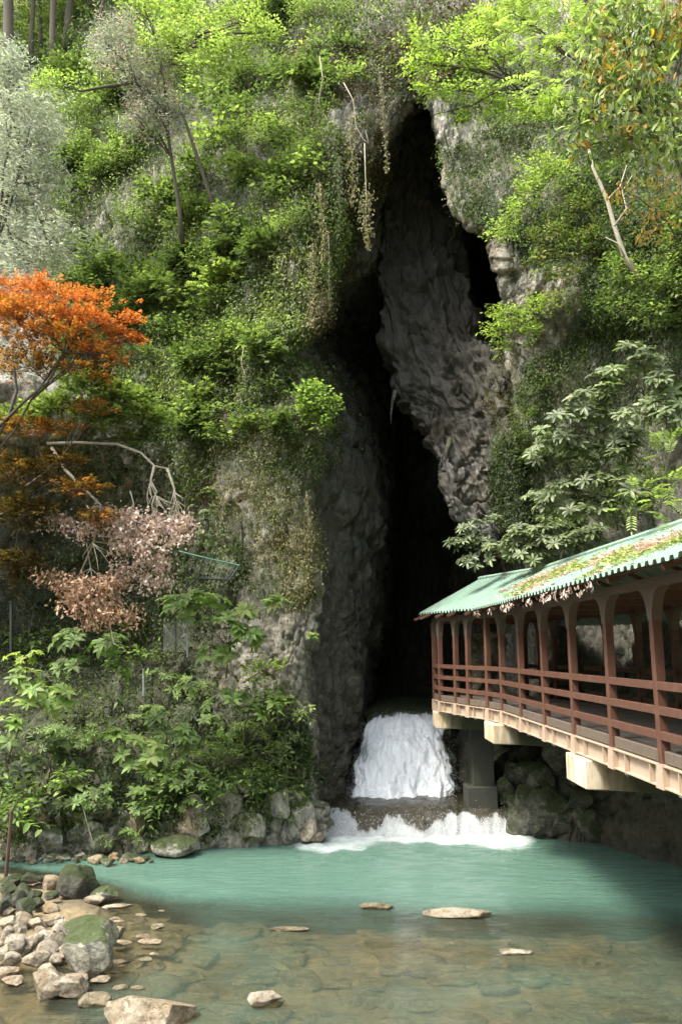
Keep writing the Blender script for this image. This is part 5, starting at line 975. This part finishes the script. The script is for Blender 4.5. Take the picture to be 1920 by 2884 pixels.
# ------------------------------------------------------------------ stones
def ico(sub):
    bm = bmesh.new(); bmesh.ops.create_icosphere(bm, subdivisions=sub, radius=1.0); bm.verts.ensure_lookup_table()
    V = np.array([v.co[:] for v in bm.verts]); Fc = np.array([[v.index for v in f.verts] for f in bm.faces]); bm.free(); return V, Fc
ICO = {s_: ico(s_) for s_ in (2, 3, 4, 5)}
def stone_verts(seed, sub=4, cuts=11, rough=0.07):
    r = np.random.default_rng(seed); V, Fc = ICO[sub]; P_ = V.copy() * 1.25
    for _ in range(cuts):
        n_ = unit(r.normal(0, 1, 3)); d_ = r.uniform(0.62, 0.98); P_ -= np.clip(P_ @ n_ - d_, 0, None)[:, None] * n_
    P_ += unit(V) * (rough * fbm(V * 1.6 + seed, 3, seed % 90) + 0.45 * rough * fbm(V * 5 + seed, 3, seed % 80 + 5))[:, None]
    P_ /= np.abs(P_).max(0); return P_, Fc
def stone(name, label, dx, dy, rx, ry, mat, seed, group=None, z=0.0, tilt=(0, 0, 0), deep=0.9, sub=4, cuts=11, cat='stone', sink=0.35):
    """dx, dy: survey sheet centre; rx, ry half sizes there"""
    base = floor_pt(dx, dy + ry, z); sc = np.linalg.norm(base - np.array([0, 0, CAMZ])) / (F / PD); hx = rx * sc; hz = ry * sc / 0.93
    P_, Fc = stone_verts(seed, sub, cuts); Rm = np.array(Matrix.Rotation(tilt[2], 3, 'Z') @ Matrix.Rotation(tilt[1], 3, 'Y') @ Matrix.Rotation(tilt[0], 3, 'X'))
    P_ = (P_ @ Rm.T); P_ /= np.abs(P_).max(0); P_ = P_ * np.array([hx, deep * 0.5 * (hx + hz), hz])
    o = link(name, raw_mesh(name, P_, Fc, True), mat); o.location = (base[0], base[1] + deep * 0.25 * (hx + hz), base[2] + hz * (1 - sink)); tag(o, label, cat, group); return o
c7 = lambda x_, y_: (x_ * 0.5, 1796.6 + y_ * 0.5)
def s7(label, x_, y_, rx, ry, mat, seed, **k): a, b = c7(x_, y_); return stone(k.pop('name', 'stone'), label, a, b, rx * 0.5, ry * 0.5, mat, seed, **k)
s7('dark mossy boulder with a white streaked face at the far left shore', 345, 478, 82, 78, M_DARKST, 3, name='boulder', cat='boulder', sub=5, tilt=(0.2, 0.3, 0.4))
s7('low pale rock with a moss cap beside the dark mossy boulder', 460, 530, 72, 34, M_MOSSY, 4, name='rock', cat='rock')
s7('brownish stone in front of the moss-capped pale rock', 430, 555, 42, 20, M_STONE, 5)
s7('long flat slab just breaking the surface beyond the stones', 545, 576, 65, 9, M_STONE, 6, name='slab', cat='slab', deep=0.5)
s7('tilted grey slab leaning by the dark mossy boulder', 220, 480, 52, 34, M_STONE, 7, name='slab', cat='slab', tilt=(0, -0.7, 0.2))
s7('small pale block left of the tilted slab', 178, 492, 26, 16, M_STONE, 8)
s7('bright moss-topped flat boulder at the centre of the stone bank', 385, 725, 118, 62, M_MOSSY, 9, name='boulder', cat='boulder', sub=5, z=0.15, cuts=14)
s7('big upright boulder with a white ridge and mossy sides', 378, 825, 108, 96, M_MOSSY, 10, name='boulder', cat='boulder', sub=5, cuts=14, tilt=(0.3, 0.1, 0.3), deep=0.8)
s7('square brown rock right of the moss-topped boulder', 512, 697, 48, 34, M_STONE, 11, name='rock', cat='rock')
s7('brown wedge stone between the square brown rock and moss', 425, 680, 36, 24, M_STONE, 12)
s7('flat stone lying in the water below the square brown rock', 550, 744, 48, 11, M_STONE, 13, deep=0.6)
s7('lone flat stone in the shallows right of the stone bank', 695, 742, 55, 10, M_STONE, 14, deep=0.6)
s7('big pale boulder cut by the bottom edge', 665, 1085, 178, 56, M_STONE, 15, name='boulder', cat='boulder', sub=5, cuts=9)
s7('rounded pale boulder in the shallows below the upright boulder', 222, 938, 82, 56, M_STONE, 16, name='boulder', cat='boulder', sub=5, tilt=(0, -0.3, 0))
s7('cream slanted rock leaning on the rounded pale boulder', 315, 965, 82, 38, M_STONE, 17, name='rock', cat='rock', tilt=(0, 0.25, 0))
s7('white flat rock behind the cream slanted rock', 345, 930, 60, 24, M_STONE, 18, name='rock', cat='rock')
s7('yellowish flat stone awash right of the rounded boulder', 412, 1017, 78, 22, M_WETST, 19)
s7('small rough white rock alone in the middle shallows', 1205, 1012, 80, 30, M_STONE, 20, name='rock', cat='rock', cuts=16)
s7('grey stone at the foot of the upright boulder', 455, 918, 42, 14, M_STONE, 21)
s7('brown lump between the upright boulder and the left edge', 212, 876, 36, 24, M_STONE, 22)
s7('wide pale stone low at the left edge', 60, 922, 52, 17, M_STONE, 23); s7('white round stone above the wide pale stone at the left edge', 28, 882, 44, 24, M_STONE, 24)
s7('mossy pale boulder on the far left bank', 815, 305, 118, 46, M_MOSSY, 25, name='boulder', cat='boulder', sub=5, tilt=(0, 0.2, 0), z=0.0)
stone('slab', 'long bright slab awash at the edge of the turquoise water', 1072, 2101, 88, 11, M_STONE, 26, deep=0.35, cat='slab', sink=0.5, tilt=(0, 0.06, 0))
stone('slab', 'small brown slab awash left of the long bright slab', 866, 2085, 36, 8, M_WETST, 27, deep=0.5, cat='slab', sink=0.5)
stone('slab', 'thin pale slab awash in the right shallows', 1178, 2190, 42, 6, M_STONE, 28, deep=0.5, cat='slab', sink=0.5)
stone('slab', 'small flat slab awash in the middle shallows', 665, 2138, 42, 5, M_WETST, 29, deep=0.5, cat='slab', sink=0.5)
pile = [(20, 605, 38, 30), (40, 658, 46, 24), (95, 645, 36, 36), (220, 597, 42, 24), (80, 705, 36, 42), (15, 735, 36, 46), (60, 768, 46, 44), (150, 745, 44, 34), (212, 722, 40, 34), (200, 785, 50, 40), (150, 825, 60, 30), (42, 828, 42, 26), (262, 745, 46, 44), (235, 640, 48, 22), (165, 660, 34, 22), (120, 780, 30, 24), (260, 690, 40, 26), (275, 655, 36, 16), (110, 610, 30, 18), (5, 800, 30, 30), (100, 740, 26, 26), (180, 690, 26, 18), (310, 655, 26, 14), (350, 668, 20, 10), (250, 820, 36, 22), (300, 790, 30, 30)]
LM = [('the moss-topped boulder', 385, 700), ('the tilted grey slab', 220, 480), ('the rounded pale boulder', 222, 938), ('the left edge', 0, 720), ('the square brown rock', 512, 697), ('the dark mossy boulder', 345, 500), ('the upright boulder', 378, 850)]
def where(a, b):
    nm, lx, ly = min(LM, key=lambda q: math.hypot(q[1] - a, (q[2] - b) * 1.3)); dx_, dy_ = a - lx, b - ly
    return (('right of' if dx_ > 0 else 'left of') if abs(dx_) > abs(dy_) else ('just below' if dy_ > 0 else 'just above')) + ' ' + nm
def stone_label(a, b, c_, d_): return f"{'large' if c_ * d_ > 1700 else 'medium' if c_ * d_ > 900 else 'small'} pale {'upright' if d_ > c_ else 'blocky' if d_ > 0.72 * c_ else 'flat'} stone heaped on the shore {where(a, b)}"
for j, (a, b, c_, d_) in enumerate(pile):
    s7(stone_label(a, b, c_, d_), a, b, c_ * 0.95, d_, M_STONE, 40 + j, group='pale stones heaped on the left shore', tilt=(random.uniform(-.4, .4), random.uniform(-.4, .4), random.uniform(0, 3)), z=0.12 if j % 3 else 0.05)
dark = [(30, 500, 40, 26), (100, 505, 36, 34), (115, 585, 48, 34), (30, 545, 40, 26), (70, 540, 34, 28), (150, 540, 30, 30), (120, 455, 50, 24), (50, 460, 50, 24), (200, 450, 40, 18), (235, 530, 34, 16), (10, 580, 30, 24), (170, 560, 30, 20)]
for j, (a, b, c_, d_) in enumerate(dark):
    s7(stone_label(a, b, c_, d_).replace('pale', 'dark mossy'), a, b, c_, d_, M_DARKST, 80 + j, group='dark mossy stones piled at the left edge', z=0.2)
smallst = [(r2 * 1.0, 350 + (j % 3) * 9) for j, r2 in enumerate(np.linspace(30, 700, 30))]
for j, (a, b) in enumerate(smallst):
    w_ = random.uniform(12, 34); s7('small rough stone at the waterline of the far left bank', a + random.uniform(-10, 10), b + random.uniform(-6, 6), w_, w_ * 0.6, random.choice([M_STONE, M_STONE, M_MOSSY, M_DARKST]), 120 + j, group='small stones along the far left waterline', sub=3)
for j in range(26):
    a, b = random.uniform(200, 640), random.uniform(560, 960)
    if a > 300 and b < 920: a += 120
    w_ = random.uniform(12, 40); s7('small flat stone awash in the shallows near the stone bank', a, b, w_, w_ * 0.28, random.choice([M_WETST, M_WETST, M_STONE]), 160 + j, group='small flat stones awash near the bank', sub=3, deep=0.8, sink=0.8)
# stones lying under the water: too many and too blurred to count
Vs = []; Fs = []; nv_ = 0
r_ = np.random.default_rng(5); protos = [stone_verts(300 + q, 3, 12) for q in range(8)]
for j in range(620):
    x_, y_ = r_.uniform(-7.5, 10), 11 + 11.5 * r_.random() ** 1.2
    z_ = float(bed_z(np.array([x_]), np.array([y_]))[0]); s_ = r_.uniform(0.10, 0.42) * (1.6 if r_.random() < 0.12 else 1.0); P_, Fc = protos[j % 8]
    a = r_.uniform(0, 6.28); Rm = np.array([[math.cos(a), -math.sin(a), 0], [math.sin(a), math.cos(a), 0], [0, 0, 1]])
    h_ = s_ * r_.uniform(0.15, 0.35); zc = min(z_ + h_ * 0.2, -h_ - 0.03)
    Vs.append((P_ * np.array([s_ * 1.3, s_, h_])) @ Rm.T + np.array([x_, y_, zc])); Fs.append(Fc + nv_); nv_ += len(P_)
o = link('submerged_stones', raw_mesh('submerged_stones', np.concatenate(Vs), np.concatenate(Fs), True), M_WETST); tag(o, 'brown stones lying under the shallow water', kind='stuff')
# bedrock blocks along the foot of the left bank and under the walkway
r_ = np.random.default_rng(9)
for j in range(44):
    dx = r_.uniform(30, 725); dy = r_.uniform(1845, 1945) - (40 if dx > 480 else 0) * r_.random(); Yr = rockY(dx, dy); q = ptd(dx, dy, Yr); P_, Fc = stone_verts(600 + j, 4, 13)
    s_ = r_.uniform(0.22, 0.5); o = link('rock_block', raw_mesh('rock_block', P_ * np.array([s_ * r_.uniform(0.7, 1.2), s_ * 0.7, s_ * r_.uniform(0.6, 1.3)]), Fc, True), M_STONE if r_.random() < 0.3 else M_CLIFF, left_cliff); o.location = q
for j in range(26):
    dx = r_.uniform(1165, 1400); dy = r_.uniform(1720, 1905); Yr = rockY(dx, dy); q = ptd(dx, dy, Yr); P_, Fc = stone_verts(700 + j, 4, 13)
    s_ = r_.uniform(0.3, 0.8); o = link('rock_block', raw_mesh('rock_block', P_ * np.array([s_ * 0.9, s_ * 0.7, s_ * r_.uniform(0.8, 1.5)]), Fc, True), M_DARKST, right_cliff); o.location = q
# stalactites under the slab edge
for j, (a, b, L, w_) in enumerate([(897, 975, 50, 2.5), (1022, 1085, 50, 3)]):
    Yr = rockY(a + 14, b - L) ; mb = MB(); sc = Yr / (F / PD) * 1.1; mb.tube([ptd(a + 12, b - L - 25, Yr + 0.25), ptd(a + 5, b - L, Yr), ptd(a + 2, b - L * 0.5, Yr), ptd(a + 2, b, Yr)], [w_ * sc * 2.2, w_ * sc * 1.3, w_ * sc * 0.8, 0.01], 8); o = mb.build('stalactite', M_STAL, cave_slab, smooth=True)
# pale rock spur seen through the walkway
P_, Fc = stone_verts(801, 5, 14); q = ptd(1118, 1500, 29.6); o = link('rock_spur', raw_mesh('rock_spur', P_ * np.array([0.55, 0.6, 1.6]), Fc, True), M_MOSSY); o.location = q; o.rotation_euler = (0, 0.35, 0.3); tag(o, 'pale rock spur seen between the far walkway posts', 'rock')

# ------------------------------------------------------------------ fences and iron post on the left bank
def fpost(label, dx, y0, y1, Y, w_=0.035, mat=None, group=None):
    a, b = ptd(dx, y0, Y), ptd(dx, y1, Y); t = MB().tube([b, a], w_, 4); t.box((a[0], a[1], a[2] + 0.01), (w_ * 2.4, w_ * 2.4, 0.03)); o = t.build('fence_post', mat or M_STEEL); tag(o, label, 'post', group)
fpost('galvanised fence post among the leaves near the pillar', 431, 1425, 1512, 26.0)
fpost('dark fence post beside the pillar below the frame', 531, 1430, 1590, 26.2); fpost('fence post standing in the dark hollow', 330, 1540, 1600, 27)
fpost('grey fence post at the far left edge', 26, 1385, 1500, 26.5, 0.05, M_BLACK)
pn = empty('mesh_fence_panel', tuple(ptd(400, 1500, 26.3))); tag(pn, 'wire mesh fence panel half hidden behind leaves', 'fence panel'); MI_ = Matrix.Translation(-Vector(tuple(ptd(400, 1500, 26.3))))
for a, b in (((375, 1432), (432, 1432)), ((375, 1500), (432, 1500)), ((375, 1432), (375, 1500)), ((405, 1432), (405, 1500))):
    o = MB().tube([ptd(*a, 26.3), ptd(*b, 26.3)], 0.016, 5).build('frame_bar', M_BLACK, pn); o.matrix_parent_inverse = MI_
mb = MB()
for k in range(-12, 14):
    for sg in (1, -1):
        xa = 375 + k * 5.0; seg = [(xa + sg * tt_ * 0.8, 1432 + tt_) for tt_ in (0, 68)]; seg = [(min(max(p_[0], 375), 432), p_[1]) for p_ in seg]; mb.tube([ptd(*seg[0], 26.3), ptd(*seg[1], 26.3)], 0.004, 3)
o = mb.build('wire_mesh', M_STEEL, pn); o.matrix_parent_inverse = MI_; o['kind'] = 'stuff'
fr = empty('steel_frame', tuple(ptd(495, 1335, 26.2))); tag(fr, 'black slanted steel frame with a green top rail jutting from the pillar', 'frame'); MI_ = Matrix.Translation(-Vector(tuple(ptd(495, 1335, 26.2))))
for nm, mt, a, b, rr in (('frame_bar', M_BLACK, (470, 1283, 26.0), (455, 1330, 26.0), 0.03), ('frame_bar', M_BLACK, (455, 1330, 26.0), (530, 1334, 26.0), 0.03), ('frame_bar', M_BLACK, (549, 1302, 26.4), (528, 1334, 26.0), 0.03), ('top_rail', M_GREENP, (412, 1268, 26.0), (472, 1283, 26.0), 0.025), ('top_rail', M_GREENP, (472, 1283, 26.0), (551, 1301, 26.4), 0.03), ('leg', M_BLACK, (528, 1334, 26.0), (522, 1370, 26.2), 0.03), ('leg', M_BLACK, (455, 1330, 26), (430, 1352, 26.3), 0.025)):
    o = MB().tube([ptd(*a), ptd(*b)], rr, 6).build(nm, mt, fr); o.matrix_parent_inverse = MI_
mb = MB()
for k in range(10):
    mb.tube([ptd(471 + k * 7.6, 1285 + k * 1.7, 26.02), ptd(457 + k * 7.4, 1330 + k * 0.4, 26.02)], 0.004, 3)
for k in range(1, 6): mb.tube([ptd(470 - k * 2.4, 1285 + k * 8, 26.02), ptd(548 - k * 3.2, 1302 + k * 5.5, 26.05)], 0.004, 3)
o = mb.build('wire_mesh', M_STEEL, fr); o.matrix_parent_inverse = MI_; o['kind'] = 'stuff'
ip = floor_pt(14, 2012, 0.35); t = empty('iron_post', tuple(ip)); tag(t, 'rusty iron post with a chain at the left edge of the bank', 'post'); MI_ = Matrix.Translation(-Vector(tuple(ip)))
o = MB().tube([ip + [0, 0, -0.2], ip + [0.04, 0, 1.55]], 0.05, 8).build('pole', M_RUST, t); o.matrix_parent_inverse = MI_
o = MB().tube([ip + [0.04, 0, 1.55], ip + [0.04, 0, 1.62]], [0.065, 0.03], 8).build('cap', M_RUST, t); o.matrix_parent_inverse = MI_
for lv in (1.15, 0.6):
    mb = MB()
    for k in range(12):
        c_ = ip + np.array([-0.05 - k * 0.09, -0.02 * k, lv - 0.32 * math.sin(math.pi * k / 22)]); mb.tube([c_ + [-0.035, 0, 0.012], c_ + [0.035, 0, 0.012], c_ + [0.035, 0, -0.012], c_ + [-0.035, 0, -0.012], c_ + [-0.035, 0, 0.012]] if k % 2 else [c_ + [-0.035, 0.012, 0], c_ + [0.035, 0.012, 0], c_ + [0.035, -0.012, 0], c_ + [-0.035, -0.012, 0], c_ + [-0.035, 0.012, 0]], 0.007, 4)
    o = mb.build('chain', M_RUST, t); o.matrix_parent_inverse = MI_

# ------------------------------------------------------------------ fallen leaves and moss on the roof
n = 11000; r_ = np.random.default_rng(12); tY = r_.random(n); f_ = np.clip(r_.normal(0.45, 0.24, n), 0.02, 0.97); P_ = np.zeros((n, 3))
Ea, Eb, Ga, Gb = (np.array(v_) for v_ in (E1, E1b, G1, G1b)); e_ = Ea + (Eb - Ea) * tY[:, None]; g_ = Ga + (Gb - Ga) * tY[:, None]; P_ = e_ + (g_ - e_) * f_[:, None]
keep = (fbm(P_ * np.array([1.1, 0.45, 1]), 3, 33) + 0.55 * np.exp(-((f_ - 0.45) / 0.16) ** 2) - 0.35 * (tY > 0.8) > 0.10) | (r_.random(n) < 0.05); P_ = P_[keep]; n = len(P_); P_[:, 2] += r_.uniform(0.055, 0.11, n)
co = np.where((fbm(P_ * 1.3, 2, 36) > 0.08)[:, None], pal_cols('lime', n), np.where((r_.random(n) < 0.6)[:, None], pal_cols('pinkdry', n), pal_cols('rust', n)))
o = link('fallen_leaves', leaf_mesh('fallen_leaves', P_, r_.normal(0, 1, (n, 3)) * [1, 1, 0.3], np.array([0.1, 0, 1.0]) + r_.normal(0, 0.4, (n, 3)), r_.uniform(0.05, 0.13, n), co, 'oval'), M_DRY); tag(o, 'fallen leaves and moss tufts strewn over the green roof', kind='stuff')
n = 420; tY = r_.random(n); P_ = Ea + (Eb - Ea) * tY[:, None]; P_ = P_[fbm(P_ * 1.2, 2, 44) > 0.1]; n = len(P_); P_[:, 2] -= r_.uniform(0.0, 0.16, n)
o = link('hanging_litter', leaf_mesh('hanging_litter', P_, unit(r_.normal(0, 0.4, (n, 3)) - UP), r_.normal(0, 1, (n, 3)), r_.uniform(0.06, 0.14, n), pal_cols('pinkdry', n), 'lance'), M_DRY); tag(o, 'dry leaf litter dangling from the roof eave', kind='stuff')
# ------------------------------------------------------------------ unseen wooded valley sides, added to keep low sky light out of the cave
ang = np.linspace(0, 2 * math.pi, 97); rad = np.linspace(0, 1, 14); V = []
for f_ in rad:
    for a in ang:
        R_ = 26 + 70 * f_; h_ = -1.5 + 52 * sstep(0, 0.75, np.array([f_]))[0]; x_ = R_ * math.sin(a); y_ = 4 - R_ * math.cos(a)
        V.append((x_, y_, h_ if y_ < 16 else -1.5 - 0 * f_))
V = np.array(V); V[:, 2] += 2.5 * fbm(V * 0.12, 3, 66) * (V[:, 1] < 14)
m, nt, n_, l, b = new_mat('wooded_slope'); B = NB(nt); v = B.coords()
l.new(B.ramp(B.noise(v, 0.7, 6, 0.7), [(0.35, (0.012, 0.02, 0.007)), (0.65, (0.06, 0.09, 0.025))]), b.inputs['Base Color']); b.inputs['Roughness'].default_value = 0.9
o = link('unseen_valley_slope', raw_mesh('unseen_valley_slope', V, grid_faces(14, 97), True), m); o['kind'] = 'structure'
